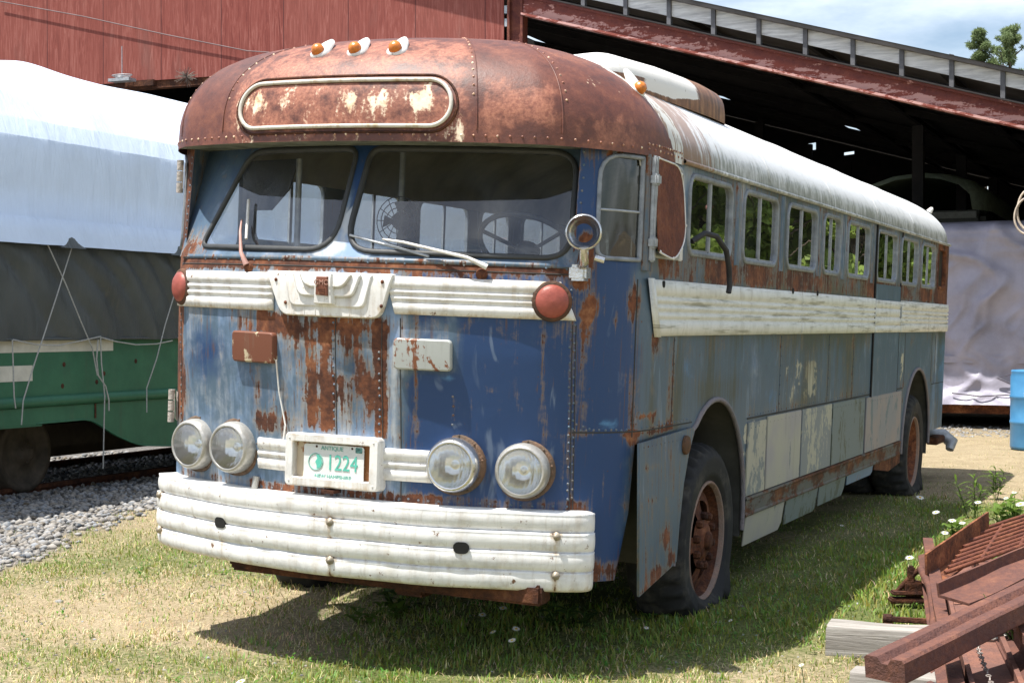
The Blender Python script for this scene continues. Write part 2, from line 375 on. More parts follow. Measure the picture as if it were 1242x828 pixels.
S_SIDE = float(PS[98])
def sY(y): return y-.681+S_SIDE                        # arc length on the left side for a given Y
_yz = ([.3, .8, 1.3, 1.6, 1.72, 2.23], [.03, 0, -.05, -.065, -.04, .03])
def y0(z): return float(np.interp(z, *_yz))
def SH(s, z, o=0.0):
    x, y = plan(s); f = max(0.0, 1-max(0, abs(x)-.9)/.32) if y < 4 else 0.0
    n = plann(s); return V((x+n.x*o, y+n.y*o+y0(z)*f, z))
def RK(x, z, o=0.0): return V((x, -.035+.235*x*x+.42*(z-1.70)-.92*o, z+.39*o))
def SD(y, z, o=0.0): return V((1.22+o, y, z))
def SDL(y, z, o=0.0): return V((-1.22-o, y, z))

# ---- openings in the shell
MAT['sash'] = M_plain('grey_window_sash', (.23, .25, .275), .5, .2, var=.3, scale=20)
WIN = [(1.13, 1.89), (2.10, 2.85), (3.07, 3.85), (4.03, 4.55), (4.78, 5.56), (5.85, 6.68), (6.87, 7.67), (7.86, 8.61)]
WZ0, WZ1 = 1.79, 2.19
def w_out(y0_, y1_, sg=1): a, b = sorted((sg*sY(y0_), sg*sY(y1_))); return rrect(a, b, WZ0, WZ1, .085)
notch = [(-1.04, 1.70), (1.04, 1.70), (1.04, 2.24), (-1.04, 2.24)]
def mir(P): return [(-a, b) for a, b in P][::-1]
drv = rpoly([(1.135, 1.735), (1.395, 1.735), (1.395, 2.205), (1.125, 2.205)], [.06, .02, .02, .16])
drv2 = rrect(1.455, 1.90, 1.76, 2.20, .07)
rearq = rrect(sY(8.80), sY(9.28), 1.80, 2.19, .07)
def arch(yc, hw, zc, h, n=24): return [(sY(yc+hw*cos(t)), zc+h*sin(t)) for t in np.linspace(0, pi, n)]
archF = arch(1.73, .60, .45, .63); archR = arch(7.93, .70, .45, .64)
holeF = [(archF[0][0], .2)]+archF+[(sY(1.07), .955), (sY(.50), .93), (1.255, .42), (1.225, .2)]
holeF = [(archF[0][0], .2)]+[p for p in archF if p[0] > sY(1.33)]+[(sY(1.33), .955), (1.405, .925), (1.375, .62), (1.29, .30), (1.27, .2)]
holeR = [(archR[0][0], .2)]+archR+[(archR[-1][0], .2)]
holes = [notch, drv, drv2, mir(drv), mir(rrect(1.455, 1.86, 1.76, 2.20, .07)), rearq, mir(rearq), holeF, mir(holeF), holeR, mir(holeR)]
for a, b in WIN: holes += [w_out(a, b), w_out(a, b, -1)]
ZB, ZT = .33, 2.235
outer = []
for s in np.arange(-SMAX+.02, SMAX-.01, .05): outer.append((float(s), ZB if abs(s) < 2.0 else .50))
for s in np.arange(SMAX-.02, -SMAX+.01, -.05): outer.append((float(s), ZT))
gp = []
for s in np.arange(-1.62, 1.63, .025):
    for z in np.arange(ZB+.02, ZT-.01, .025): gp.append((s+rng.uniform(-.003, .003), z+rng.uniform(-.003, .003)))
for s in np.arange(1.68, 10.2, .06):
    for z in np.arange(.55, ZT-.02, .06): gp.append((s+rng.uniform(-.006, .006), z+rng.uniform(-.006, .006)))
for s in np.arange(10.25, SMAX-.05, .1):
    for z in np.arange(.55, ZT-.02, .12): gp += [(s, z), (-s, z)]
for s in np.arange(1.75, 10.2, .2):
    for z in np.arange(.6, ZT-.02, .15): gp.append((-s, z))

def bx(s, z, s0, s1, z0, z1, es=.03, ez=.04):
    return smooth(s0-es, s0+es, s)*(1-smooth(s1-es, s1+es, s))*smooth(z0-ez, z0+ez, z)*(1-smooth(z1-ez, z1+ez, z))
def gs(s, z, a, b, ra, rb): return math.exp(-((s-a)/ra)**2-((z-b)/rb)**2)
def paint(s, z):
    R = .14; G = .15; B = 0.0; A = .1; K = 0.0; GR = .05
    Y = plan(s)[1]
    if abs(s) < 1.6:
        # base colours: faded pale left, whitish middle, deep blue right
        G = .58 if s < -.1 else (.15 if s > .34 else .74)
        if s < -.1: G -= .30*gs(s, z, -.78, 1.22, .16, .2)+.15*gs(s, z, -.42, 1.15, .1, .3); A = .16+.32*gs(s, z, -.78, 1.22, .18, .22)+.15*gs(s, z, -.42, 1.15, .1, .25)
        else:
            A = smooth(.27, .40, s)*.95; G *= (1-.9*smooth(.27, .36, s))
            A += .6*gs(s, z, .11, 1.2, .06, .16); G -= .5*gs(s, z, .11, 1.2, .07, .18)
        if .27 < s < .6 and z > 1.2: G += .42*bx(s, z, .27, .58, 1.20, 1.47, .04, .06); A -= .5*bx(s, z, .27, .58, 1.20, 1.47, .04, .06)
        A -= .55*smooth(1.25, 1.45, s); G += .35*smooth(1.28, 1.5, s)
        G += .35*gs(s, z, 1.28, 1.22, .09, .16)
        K += .75*gs(s, z, .52, 1.20, .06, .03)+.8*gs(s, z, 1.24, 1.02, .08, .04)+.5*gs(s, z, 1.22, 1.3, .05, .12)
        # rust
        R += .62*bx(s, z, -1.2, 1.12, 1.655, 1.725, .02, .008)+.36*bx(s, z, -1.1, .2, 1.63, 1.665, .03, .01)+.26*bx(s, z, .2, 1.1, 1.62, 1.66, .03, .01)
        R += .60*bx(s, z, -1.6, -1.03, .9, 2.24, .03, .1)+.40*gs(s, z, -1.0, 1.08, .07, .16)+.3*gs(s, z, -1.03, 1.40, .03, .12)+.5*gs(s, z, -1.0, 1.70, .2, .05)
        R += .10*bx(s, z, -.50, .30, .90, 1.45, .06, .04)*(.6+1.2*nz(s*9, z*2, 41))+.16*bx(s, z, -.20, .26, .93, 1.40, .03, .03)+.46*bx(s, z, -.085, -.008, .93, 1.45, .02, .03)*(.85+.5*nz(s*25, z*6, 2))+.42*bx(s, z, .195, .245, .92, 1.42, .012, .03)
        R += .26*bx(s, z, -.15, .28, 1.38, 1.46, .02, .02)+.26*bx(s, z, .02, .25, 1.0, 1.42, .03, .05)*(.4+1.3*nz(s*22, z*7, 3))
        R += .34*bx(s, z, -.15, -.095, .95, 1.36, .01, .05)
        R += .20*gs(s, z, .0, 1.17, .15, .025)+.22*gs(s, z, .1, 1.33, .12, .02)+.24*gs(s, z, .15, 1.12, .06, .03)
        R += .30*bx(s, z, -.60, -.18, 1.355, 1.46, .03, .03)+.22*bx(s, z, -.29, -.19, .93, 1.42, .03, .08)*(.7+.9*nz(s*25, z*6, 8))+.24*bx(s, z, -.46, -.33, .90, 1.13, .03, .03)*(.6+1.2*nz(s*25, z*6, 9))
        R += .22*bx(s, z, -.47, -.25, .90, 1.0, .03, .03)
        R += .42*bx(s, z, -1.1, 1.14, .3, .69, .02, .015)*(1 if abs(s) < .5 else .55)
        for q in (.365, .385, .93): R += .30*gs(s, z, q, 1.1, .010, .45)
        R += .26*gs(s, z, 1.05, 1.2, .018, .6)
        R += .72*gs(s, z, 1.13, 1.53, .035, .07)+.55*gs(s, z, 1.115, 1.42, .018, .09)+.4*gs(s, z, 1.11, 1.2, .012, .3)
        R += .60*gs(s, z, 1.36, 1.56, .055, .09)+.4*gs(s, z, 1.25, 1.47, .018, .03)
        R += .5*gs(s, z, 1.10, 1.77, .03, .06)+.45*bx(s, z, 1.06, 1.13, 1.6, 1.85, .01, .02)
        for q in (-1.05, .31, 1.06): R += .22*gs(s, z, q, 1.0, .018, .6)*(.8+.8*nz(z*6, q))
        R += .20*bx(s, z, -1.05, 1.05, 1.36, 1.47, .03, .03)*(.5+.9*nz(s*14, z*3, 4)); GR += .25*bx(s, z, .2, 1.1, 1.25, 1.47, .05, .08)*(.6+nz(s*9, 1, 1))
        R += .22*gs(s, z, 1.38, 1.15, .06, .25)+.35*gs(s, z, 1.12, .985, .08, .014)+.36*gs(s, z, 1.37, .95, .05, .03)
        R += .30*bx(s, z, 1.06, 1.42, .3, .40, .02, .03)+.16*bx(s, z, 1.26, 1.42, .4, 1.35, .04, .1)*(.6+nz(s*20, z*4, 13)); GR += .30*bx(s, z, 1.2, 1.45, .9, 1.4, .05, .1)
        R += .30*gs(s, z, 1.2, .40, .12, .05)+.30*gs(s, z, 1.09, .66, .05, .03)
        R += .25*bx(s, z, -1.6, 1.6, 2.16, 2.24, .02, .03)
    if s > 1.3:
        f = smooth(1.3, 1.6, s); GR = (.42+.65*nz(Y*1.2, z*1.1, 3.7)+.35*nz(Y*4.1, z*.8, 2))*f
        A = A*(1-f)+f*.06; G = G*(1-f)+f*(.30+.45*nz(Y*.9, 1.7)+.5*nz(Y*3.1, z*2.2, 6))
        R += f*.50*bx(s, z, 1.3, 11, 1.675, 1.80, .1, .02)*(.85+.6*nz(Y*2.3, 4.4))+f*.10*(.5+nz(Y*1.7, z*1.5, 12))
        for q in (1.0, 3.05, 4.35, 5.15, 7.25, 8.65): R += .26*gs(s, z, sY(q), 1.1, .04, .4)*f*(.8+.9*nz(z*5, q)); GR += .25*gs(s, z, sY(q)+.06, 1.05, .10, .35)*f
        R += f*(.16*bx(s, z, 1.3, 11, 1.30, 1.41, .1, .03)+.20*bx(s, z, sY(2.3), 11, .93, .99, .1, .012))*(.5+1.2*nz(Y*3.3, z*2, 5)); K += f*(.22+.35*nz(Y*.8, z*1.3, 21))
        up = bx(s, z, 1.45, 11, 1.80, 2.24, .05, .02); G += .30*up*f; R += f*(.17+.25*nz(Y*3, 9.1))*up
        R += .42*gs(s, z, sY(.72), 1.39, .06, .05)+.25*gs(s, z, sY(.95), 1.15, .05, .22)
        R += .48*bx(s, z, sY(.55), sY(.86), 1.045, 1.065, .03, .008)+.30*gs(s, z, sY(.72), 1.02, .05, .02)+.46*bx(s, z, sY(.45), sY(1.0), .955, .985, .04, .008)
        GR += .35*gs(s, z, sY(1.75), 1.12, .5, .07)+.25*bx(s, z, sY(2), sY(9.6), 1.33, 1.42, .1, .03)+.35*bx(s, z, sY(2.3), sY(7.2), .92, 1.02, .2, .04)*(.6+.6*nz(Y*2, .3))
        GR += .25*gs(s, z, sY(6.0), 1.15, .1, .3)+.3*bx(s, z, 1.5, 11, 1.60, 1.70, .1, .03)
        B += .62*bx(s, z, sY(3.15), sY(4.05), .97, 1.27, .06, .05)*(.8+.6*nz(Y*4, z*5))
        B += .62*bx(s, z, sY(7.05), sY(7.22), 1.0, 1.28, .04, .08)
        if Y > 2.28 and z < .94 and Y < 2.8: B += .55
        K += .35*gs(s, z, sY(1.2), 1.25, .1, .06)+.45*bx(s, z, sY(8.65), 12, .3, 1.36, .12, .06)+.3*gs(s, z, sY(2.9), 1.0, .15, .1)
        R += .55*bx(s, z, sY(8.62), 13, 1.66, 2.24, .05, .03)*smooth(sY(8.5), sY(9.0), s)
    return (R, G, B, A), (K, GR, 0, 1)
mb = MB(); p2 = sheet(mb, outer, holes, gp, SH)
a1, a2 = zip(*[paint(s, z) for s, z in p2])
na = len(mb.v)
# overlapping sheet seams, drawn as narrow raised strips, and rivet rows
def vstrip(s, z0, z1, w=.006, o=.0022, mi=0, f=None):
    f = f or SH; n = max(2, int((z1-z0)/.06)+1); zs = np.linspace(z0, z1, n)
    mb.grid([[f(s-w/2, z, .0), f(s-w/2, z, o), f(s+w/2, z, o), f(s+w/2, z, .0)] for z in zs], mi)
def hstrip(s0, s1, z, w=.006, o=.0022, mi=0, f=None):
    f = f or SH; n = max(2, int((s1-s0)/.06)+1)
    mb.grid([[f(s, z-w/2, 0), f(s, z-w/2, o), f(s, z+w/2, o), f(s, z+w/2, 0)] for s in np.linspace(s0, s1, n)], mi)
for s in (-1.05, .0, .225, .31, 1.055, 1.07): vstrip(s, .36, 1.45, .0035, .002, 1)
vstrip(1.38, .96, 1.66, .006, .002, 1); vstrip(sY(1.0), 1.0, 1.40, .005, .002, 1)
for y in (3.05, 4.35, 5.15, 7.25, 8.65): vstrip(sY(y), .95, 1.40, .003, .0015, 1)
hstrip(1.06, sY(1.33), .985, .006, .002, 1); hstrip(sY(2.35), sY(7.2), .948, .009, .003, 1); hstrip(sY(8.7), 10.3, .93, .006, .002, 1)
hstrip(-1.06, 1.06, 1.70, .020, .004, 0); hstrip(-1.06, 1.06, 1.665, .005, .002, 1)
vstrip(sY(8.85), .93, 1.38, .012, .002, 1)
rv = []
def rrow(s0, z0, s1, z1, d): 
    L = math.hypot(s1-s0, z1-z0); n = max(1, int(L/d))
    for i in range(n+1):
        if rng.random() < .06: continue
        t = i/n; rv.append((s0+(s1-s0)*t+rng.normal()*.0015, z0+(z1-z0)*t+rng.normal()*.0015))
rrow(-1.062, .7, -1.062, 2.18, .034); rrow(1.046, .66, 1.046, 1.60, .034); rrow(1.064, .7, 1.064, 1.45, .036); rrow(1.058, 1.92, 1.058, 2.2, .05)
rrow(-.012, .95, -.012, 1.42, .038); rrow(.212, .95, .212, 1.30, .03); rrow(-1.0, 1.688, 1.02, 1.688, .085); rrow(.30, .66, .98, .66, .045)
rrow(1.07, .995, 1.34, .995, .03); rrow(.545, 1.0, .545, 1.12, .04); rrow(1.08, 1.02, 1.14, 1.0, .022); rrow(-.42, .655, .3, .655, .06)
for y in (1.0, 3.05, 4.35, 5.15): rrow(sY(y)+.012, 1.0, sY(y)+.012, 1.39, .05)
rrow(sY(1.05), 2.226, sY(9.2), 2.226, .045); rrow(sY(2.4), .965, sY(7.1), .965, .06); rrow(sY(.6), 1.0, sY(1.3), 1.0, .05)
for s, z in rv: mb.dome(SH(s, z), SH(s, z, .1)-SH(s, z), .0062, .0045)
a1 = list(a1)+[(.36, .4, 0, .2)]*(len(mb.v)-na); a2 = list(a2)+[(0, .1, 0, 1)]*(len(mb.v)-na)
mb.build('body', [MAT['body'], MAT['seam']], bus, {'pm': a1, 'pm2': a2})

# ---- raked windscreen panel with cheeks
WSL = rpoly([(-.885, 1.735), (-.035, 1.725), (-.035, 2.218), (-.69, 2.218)], [.075, .16, .07, .10], 7)
WSR = rpoly([(-.005, 1.725), (1.005, 1.72), (.95, 2.218), (.012, 2.218)], [.16, .13, .12, .07], 7)
oR = [(x, 1.697) for x in np.linspace(-1.02, 1.02, 40)]+[(x, 2.232) for x in np.linspace(1.02, -1.02, 40)]
gR = [(x, z) for x in np.arange(-1.0, 1.01, .04) for z in np.arange(1.72, 2.22, .03)]
mb = MB(); p3 = sheet(mb, oR, [inset(WSL, .004), inset(WSR, .004)], gR, RK)
at = []
for x, z in p3:
    r = .15; g = .45; a = .35
    if abs(x) < .12: g = 1.0 if z < 1.93 else .1; a = 0 if z < 1.93 else .9; r = .05
    if x < -.7: r = .17+.45*gs(x, z, -.95, 1.72, .14, .09); a = .3+.15*smooth(1.72, 1.95, z); g = .55-.5*smooth(1.72, 1.95, z)  # rust and fading, with the cap's shade painted in towards the top
    if x > .9: r = .22; g = .45
    at.append((r, g, 0, a))
n0 = len(mb.v)
for sg in (-1, 1):
    rows = []
    for z in np.linspace(1.697, 2.232, 14):
        A_ = SH(sg*1.04, z); B_ = RK(sg*1.02, z); rows.append([A_.lerp(B_, t) for t in np.linspace(0, 1, 5)])
    mb.grid(rows)
at += [(.34, .45, 0, .4)]*(len(mb.v)-n0)
mb.build('windscreen_surround', MAT['body'], bus, {'pm': at, 'pm2': [(0, .1, 0, 1)]*len(at)})
for P in (WSL, WSR):
    mb = MB(); c = (sum(p[0] for p in P)/len(P), sum(p[1] for p in P)/len(P))
    sheet(mb, inset(P, .012), [], [(x, z) for x, z in gR if inpoly(x, z, inset(P, .04))], lambda x, z: RK(x, z, -.006))
    g = mb.build('windscreen', MAT['wsglass'], bus)
    mb = MB(); ring(mb, P, .022, RK, -.012, .012); mb.build('rubber_seal', MAT['gasket'], g)

# ---- roof: rusty front cap and white roof
RH, ZL, YC, YR = .54, 2.23, 1.0, 8.95
def cap_n(py): return 2.1+.8*max(0, min(1, (YC-py)/1.11))
def lip(s):
    x, y = plan(s); f = max(0.0, 1-max(0, abs(x)-.9)/.32) if y < 4 else 0.0
    n = plann(s); e = .012; return x+n.x*e, y+n.y*e-.12*f
def CAPp(s, ph):
    x, y = lip(s); n = cap_n(y); c = max(0.0, cos(ph))**(2/n); z = ZL+RH*sin(ph)**(2/n)
    return V((x*c, YC-(YC-y)*c, z))
def CAPz(s, z, o=0.0):
    def q(s_, z_):
        x, y = lip(s_); n = cap_n(y); c = (1-((max(z_, ZL)-ZL)/RH)**n)**(1/n); return V((x*c, YC-(YC-y)*c, z_))
    p = q(s, z)
    if o: nn = (q(s+.01, z)-q(s-.01, z)).cross(q(s, z+.01)-q(s, max(ZL, z-.01))).normalized(); p = p+nn*o
    return p
SC = sY(YC)
phs = np.concatenate([[0], np.linspace(.10, pi/2, 34)])
ss = np.linspace(-SC, SC, 150); mb = MB()
rows = [[V((*lip(s), ZL-.022)) for s in ss]]+[[CAPp(s, p) for s in ss] for p in phs]
mb.grid(rows)
at = []
for i, row in enumerate(rows):
    for j, p in enumerate(row):
        s = ss[j]; W = P = S = 0.0
        W = 1.05*smooth(.60, .72, p.y+.75*(p.z-2.50)) if p.x > .5 else 0
        W *= 1-smooth(2.60, 2.64, p.z)
        if p.x < -.5 and p.y > .8: W = .3
        P = .30+.45*bx(s, p.z, .66, .98, 2.27, 2.48, .03, .05)+.40*bx(s, p.z, -.62, .62, 2.22, 2.7, .06, .05)-.25*bx(s, p.z, -2, -.62, 2.2, 2.9)+.25*bx(s, p.z, 1.05, 1.35, 2.22, 2.36)  # worn patches, plus sunlight on the front painted in as paler pink
        S = .20+.34*bx(s, p.z, -.60, -.5, 2.26, 2.46, .03, .05)+.30*bx(s, p.z, .50, .62, 2.24, 2.40, .03, .05)+.22*bx(s, p.z, -.55, .62, 2.2, 2.27, .05, .01)+.28*gs(s, p.z, 1.16, 2.47, .05, .07)+.12*bx(s, p.z, .7, .95, 2.27, 2.42)
        at.append((W, P, S, 1))
n0 = len(mb.v)
capr = []
for s in np.arange(-SC, SC, .052): capr.append((s, ZL+.008))
for q in (-1.02, -.63, .63, 1.02):
    for p in np.arange(.22, 1.48, .075): capr.append((q, None, p))
for s in np.arange(sY(.55), SC, .03): capr.append((s, ZL+.03))
for r in capr:
    if len(r) == 2: p = CAPz(*r); n = CAPz(*r, .05)-p
    else:
        p = CAPp(r[0], r[2]); n = (CAPp(r[0]+.01, r[2])-CAPp(r[0]-.01, r[2])).cross(CAPp(r[0], r[2]+.02)-p).normalized()
    mb.dome(p, n, .0062, .005)
at += [(.1, .8, .55, 1)]*(len(mb.v)-n0)
for q in (-1.0, -.645, .645, 1.0):                     # overlapped sheet edges between the cap's panels
    n0 = len(mb.v); rws = []
    for p in np.linspace(.02, 1.5, 40):
        a = CAPp(q-.003, p); b = CAPp(q+.003, p); n = (CAPp(q+.01, p)-CAPp(q-.01, p)).cross(CAPp(q, p+.02)-CAPp(q, p)).normalized()*.003; rws.append([a, a+n, b+n, b])
    mb.grid(rws); at += [(0, 0, 0, 1)]*(len(mb.v)-n0)
cap = mb.build('roof_cap', MAT['cap'], bus, {'pm': at})
def RF(ph, y):
    n = 2.1; c = abs(cos(ph))**(2/n); sg = 1 if cos(ph) >= 0 else -1
    k = 1.0; dy = 0
    if y > YR: k = max(0.0, 1-((y-YR)/.98)**2.6)**(1/2.6)
    return V((1.232*c*sg*(1 if k > .98 else k**.5), y, ZL+RH*k*sin(ph)**(2/n)))
phr = np.concatenate([[0], np.linspace(.10, pi-.10, 44), [pi]])
ys = np.concatenate([np.arange(YC-.004, YR, .2), YR+.98*np.linspace(0, 1, 16)**.6])
mb = MB(); mb.grid([[RF(p, y) for p in phr] for y in ys])
for y in (2.6, 4.2, 5.8, 7.4):                          # lapped roof sheets
    rws = []
    for p in np.linspace(.06, pi-.06, 40):
        a = RF(p, y); b = RF(p, y+.012); n = V((a.x*.5, 0, (a.z-1.8))).normalized()*.003; rws.append([a, a+n, b+n, b])
    mb.grid(rws)
for sg in (1, -1): mb.grid([[V((sg*1.226, y, 2.215)), V((sg*1.245, y, 2.219)), V((sg*1.245, y, 2.232)), V((sg*1.230, y, 2.240))] for y in np.linspace(1.0, 9.4, 20)])
roof = mb.build('roof', MAT['roof'], bus)
# soffit under the cap, ceiling lining, floor
mb = MB(); rws = []
for t in np.linspace(-1, 1, 60):
    s = t*1.04; a = lip(s); b = RK(t*1.02, 2.228); rws.append([V((a[0], a[1], ZL-.022)), V((*((V(a)+V((b.x, b.y)))*.5), ZL-.012)), V((b.x, b.y+.03, 2.222))])
mb.grid(rws); mb.build('cap_soffit', M_plain('peeling_soffit', (.16, .17, .14), .7, var=.6, scale=12), bus)
mb = MB(); mb.grid([[V((1.19*abs(cos(p))**.95*(1 if cos(p) > 0 else -1), y, 2.16+.50*sin(p)**.95)) for p in np.linspace(0, pi, 24)] for y in np.linspace(.5, 9.6, 10)])
for y in (1.5, 2.6, 3.7, 4.8, 6): mb.box((-.18, y, 2.628), (.18, y+.25, 2.655)); mb.box((.55, y, 2.58), (.7, y+.15, 2.60))
mb.build('ceiling_lining', MAT['ceil'], bus)
mb = MB(); mb.box((-1.18, 2.42, .80), (1.18, 7.15, .86)); mb.box((-.5, .72, .80), (.5, 2.42, .86)); mb.box((-.5, 7.15, .80), (.5, 9.8, .86)); mb.box((-.8, .3, .80), (.8, .72, .86)); mb.box((-.55, .55, .52), (.55, 9.7, .62)); mb.box((-.45, .45, .34), (-.3, 9.7, .52)); mb.box((.3, .45, .34), (.45, 9.7, .52))
mb.box((-1.0, 1.68, .28), (1.0, 1.82, .42)); mb.box((-1.0, 7.9, .26), (1.0, 8.06, .42)); mb.box((-1.0, 2.5, .36), (1.0, 7.1, .52)); mb.box((-1.1, 9.75, .45), (1.1, 9.82, 2.2))
mb.build('chassis', MAT['under'], bus)
mb = MB()
for (a, b) in (((-.62, .12, .24), (.95, .24, .33)), ((-.75, .30, .22), (-.55, .55, .30)), ((-.86, .33, .24), (-.62, .42, .29)), ((.2, .2, .20), (.35, .45, .28)), ((-1.0, .38, .3), (1.0, .5, .36))): mb.box(a, b, bev=.012)
mb.build('front_crossmember', MAT['rust_dark'], bus)
# ---- interior seen through the glass
mb = MB()
rws = []
for x in np.linspace(-1.05, 1.05, 16): rws.append([RK(x*.97, 1.69, -.02)+V((0, .0, 0)), V((x, .42+.16*x*x, 1.705+.035*math.exp(-((x-.35)/.45)**2))), V((x, .62+.12*x*x, 1.66)), V((x, .66+.12*x*x, 1.0))])
mb.grid(rws); mb.build('dashboard', MAT['interior'], bus)
sw = MB(); M_ = Matrix.Translation((.52, .86, 1.80)) @ Matrix.Rotation(radians(-38), 4, 'X')
sw.tube([M_ @ V((.245*cos(t), .245*sin(t), 0)) for t in np.linspace(0, 2*pi, 40)], .014, 8, cap=False)
for t in (pi/2, pi/2+2.1, pi/2-2.1): sw.tube([M_ @ V((0, 0, -.03)), M_ @ V((.245*cos(t), .245*sin(t), 0))], .010)
sw.lathe([(.0, .0), (.06, -.005), (.06, -.05), (.03, -.07), (.03, -.45)], M_, 16); sw.build('steering_wheel', MAT['dark'], bus)
def seat(x0, x1, y, name='seat', h=1.62):
    m = MB(); m.box((x0, y, 1.10), (x1, y+.46, 1.26), bev=.04); m.box((x0, y+.40, 1.15), (x1, y+.53, h), bev=.05); m.box((x0+.1, y+.1, .86), (x1-.1, y+.4, 1.1))
    return m.build(name, MAT['seat'], bus)
seat(.30, .80, 1.25, 'driver_seat', 1.78)
s1 = seat(.32, 1.12, 2.2)
for i in range(8):
    for k in (0, 1):
        if i == 0 and k == 0: continue
        c = s1.copy(); COL.objects.link(c); c.parent = bus; c.location = (0 if k == 0 else -1.44, .82*i, 0)
fan = MB(); Mf = Matrix.Translation((.0, .50, 1.90)) @ Matrix.Rotation(radians(90), 4, 'X')
for r in (.03, .06, .09, .115): fan.tube([Mf @ V((r*cos(t), r*sin(t), .02*(1-r/.115))) for t in np.linspace(0, 2*pi, 24)], .0025, 5, cap=False)
for t in np.linspace(0, 2*pi, 13)[:-1]: fan.tube([Mf @ V((.02*cos(t), .02*sin(t), .02)), Mf @ V((.115*cos(t), .115*sin(t), 0))], .0022, 5)
for t in (0, 1.57, 3.14, 4.71): fan.add([Mf @ V((.02*cos(t), .02*sin(t), -.02)), Mf @ V((.095*cos(t-.3), .095*sin(t-.3), -.03)), Mf @ V((.095*cos(t+.35), .095*sin(t+.35), -.01))], [(0, 1, 2)])
fan.tube([(.0, .53, 1.9), (.02, .56, 1.72)], .012); fan.lathe([(0, -.08), (.04, -.07), (.045, -.02), (0, -.01)], Mf, 12); fan.build('dash_fan', MAT['dark'], bus)
mb = MB(); mb.tube([(-.62, .62, .9), (-.60, .58, 2.2)], .016); mb.tube([(-.25, 1.0, .9), (-.25, 1.0, 2.5)], .016); mb.box((-.60, 1.30, .86), (-.30, 1.34, 1.55)); mb.build('grab_rail', MAT['alu'], bus)
# sun visor / folded blind panel at the right-hand corner, seen dark behind the glass
mb = MB(); mb.prism([(-1.0, 2.20), (-.60, 2.20), (-.66, 2.05), (-.78, 1.95), (-1.0, 1.95)], lambda a, b: V((a, .50+.2*a*a, b)), lambda a, b: V((a, .512+.2*a*a, b))); mb.build('sun_visor', MAT['dark'], bus)

# ---- windows: frame, two panes, divider
def window(y0_, y1_, fun, tilt=0):
    P = rrect(y0_, y1_, WZ0, WZ1, .085); m = MB(); ring(m, P, .026, fun, -.014, .012); fr = m.build('window', MAT['sash'], bus)
    m = MB(); I = inset(P, .022); mid = (y0_+y1_)/2; off = .012 if rng.random() < .5 else -.006
    m.prism(I, lambda a, b: fun(a, b, -.008), lambda a, b: fun(a, b, -.011)); m.build('pane', MAT['sideglass'] if fun is SD else MAT['glass'], fr)
    m = MB(); lo, hi = V(fun(mid-.013, WZ0+.02, -.012)), V(fun(mid+.013, WZ1-.02, .0))
    m.box(tuple(min(a, b) for a, b in zip(lo, hi)), tuple(max(a, b) for a, b in zip(lo, hi)))
    for yy in (y0_+.05, mid+.018):
        lo, hi = V(fun(yy, WZ0+.022, -.012)), V(fun(yy+(y1_-y0_)/2-.07, WZ0+.036, -.004)); m.box(tuple(min(a, b) for a, b in zip(lo, hi)), tuple(max(a, b) for a, b in zip(lo, hi)))
    m.build('divider', MAT['alu'], fr)
for a, b in WIN: window(a, b, SD); window(a, b, SDL)
m = MB(); m.prism(rrect(.72, 1.03, 1.78, 2.18, .06), lambda a, b: SDL(a, b, -.02), lambda a, b: SDL(a, b, -.023)); m.build('door_pane', MAT['glass'], bus)
def curved_window(P, name, sg=1):
    m = MB(); Q = P if sg > 0 else mir(P); ring(m, Q, .019, SH, -.012, .010); f = m.build(name, MAT['sash'], bus)
    m = MB(); I = inset(Q, .016); xs = [p[0] for p in I]; zs = [p[1] for p in I]
    sheet(m, I, [], [(x, z) for x in np.arange(min(xs), max(xs), .03) for z in np.arange(min(zs), max(zs), .08) if inpoly(x, z, inset(I, .012))], lambda a, b: SH(a, b, -.006)); m.build('pane', MAT['sideglass' if sg > 0 else 'glass'], f); return f
f = curved_window(drv, 'quarter_window'); m = MB(); hs = [SH(s, 1.955, -.004) for s in np.linspace(1.15, 1.38, 6)]; m.tube(hs, .006, 6); m.build('glazing_bar', MAT['alu'], f)
curved_window(drv, 'quarter_window', -1)
m = MB(); ring(m, drv2, .03, SH, -.012, .012); f2 = m.build('cab_window', MAT['alu'], bus)
m = MB(); I = inset(drv2, .03); sheet(m, I, [], [], lambda a, b: SH(a, b, -.014)); m.build('pane', MAT['glass'], f2)
m = MB(); Q = rearq; ring(m, Q, .03, SH, -.03, .006); f3 = m.build('rear_window', MAT['rust'], bus)
m = MB(); I = inset(Q, .03); sheet(m, I, [], [], lambda a, b: SH(a, b, -.03)); m.build('pane', MAT['dark'], f3)
# pillar strips between the windows and the flat belt rail below them
m = MB()
for a, b in ((1.40, 1.455),): m.grid([[SH(a, z, .0), SH(a+.006, z, .02), SH(b-.006, z, .02), SH(b, z, 0)] for z in np.linspace(1.70, 2.215, 8)])
pa = [(.42, .3, 0, .2)]*len(m.v); 
for y in (2.0, 2.96, 3.94, 4.665, 5.68): 
    m.build('window_pillar', MAT['body'], bus, {'pm': pa, 'pm2': [(0, .2, 0, 1)]*len(pa)}); m = MB(); m.grid([[SD(y-.035, z), SD(y-.03, z, .008), SD(y+.03, z, .008), SD(y+.035, z)] for z in np.linspace(1.775, 2.21, 10)]); pa = [(.26+.15*random.random(), .45, 0, .1)]*len(m.v)
m.build('window_pillar', MAT['body'], bus, {'pm': pa, 'pm2': [(0, .2, 0, 1)]*len(pa)})

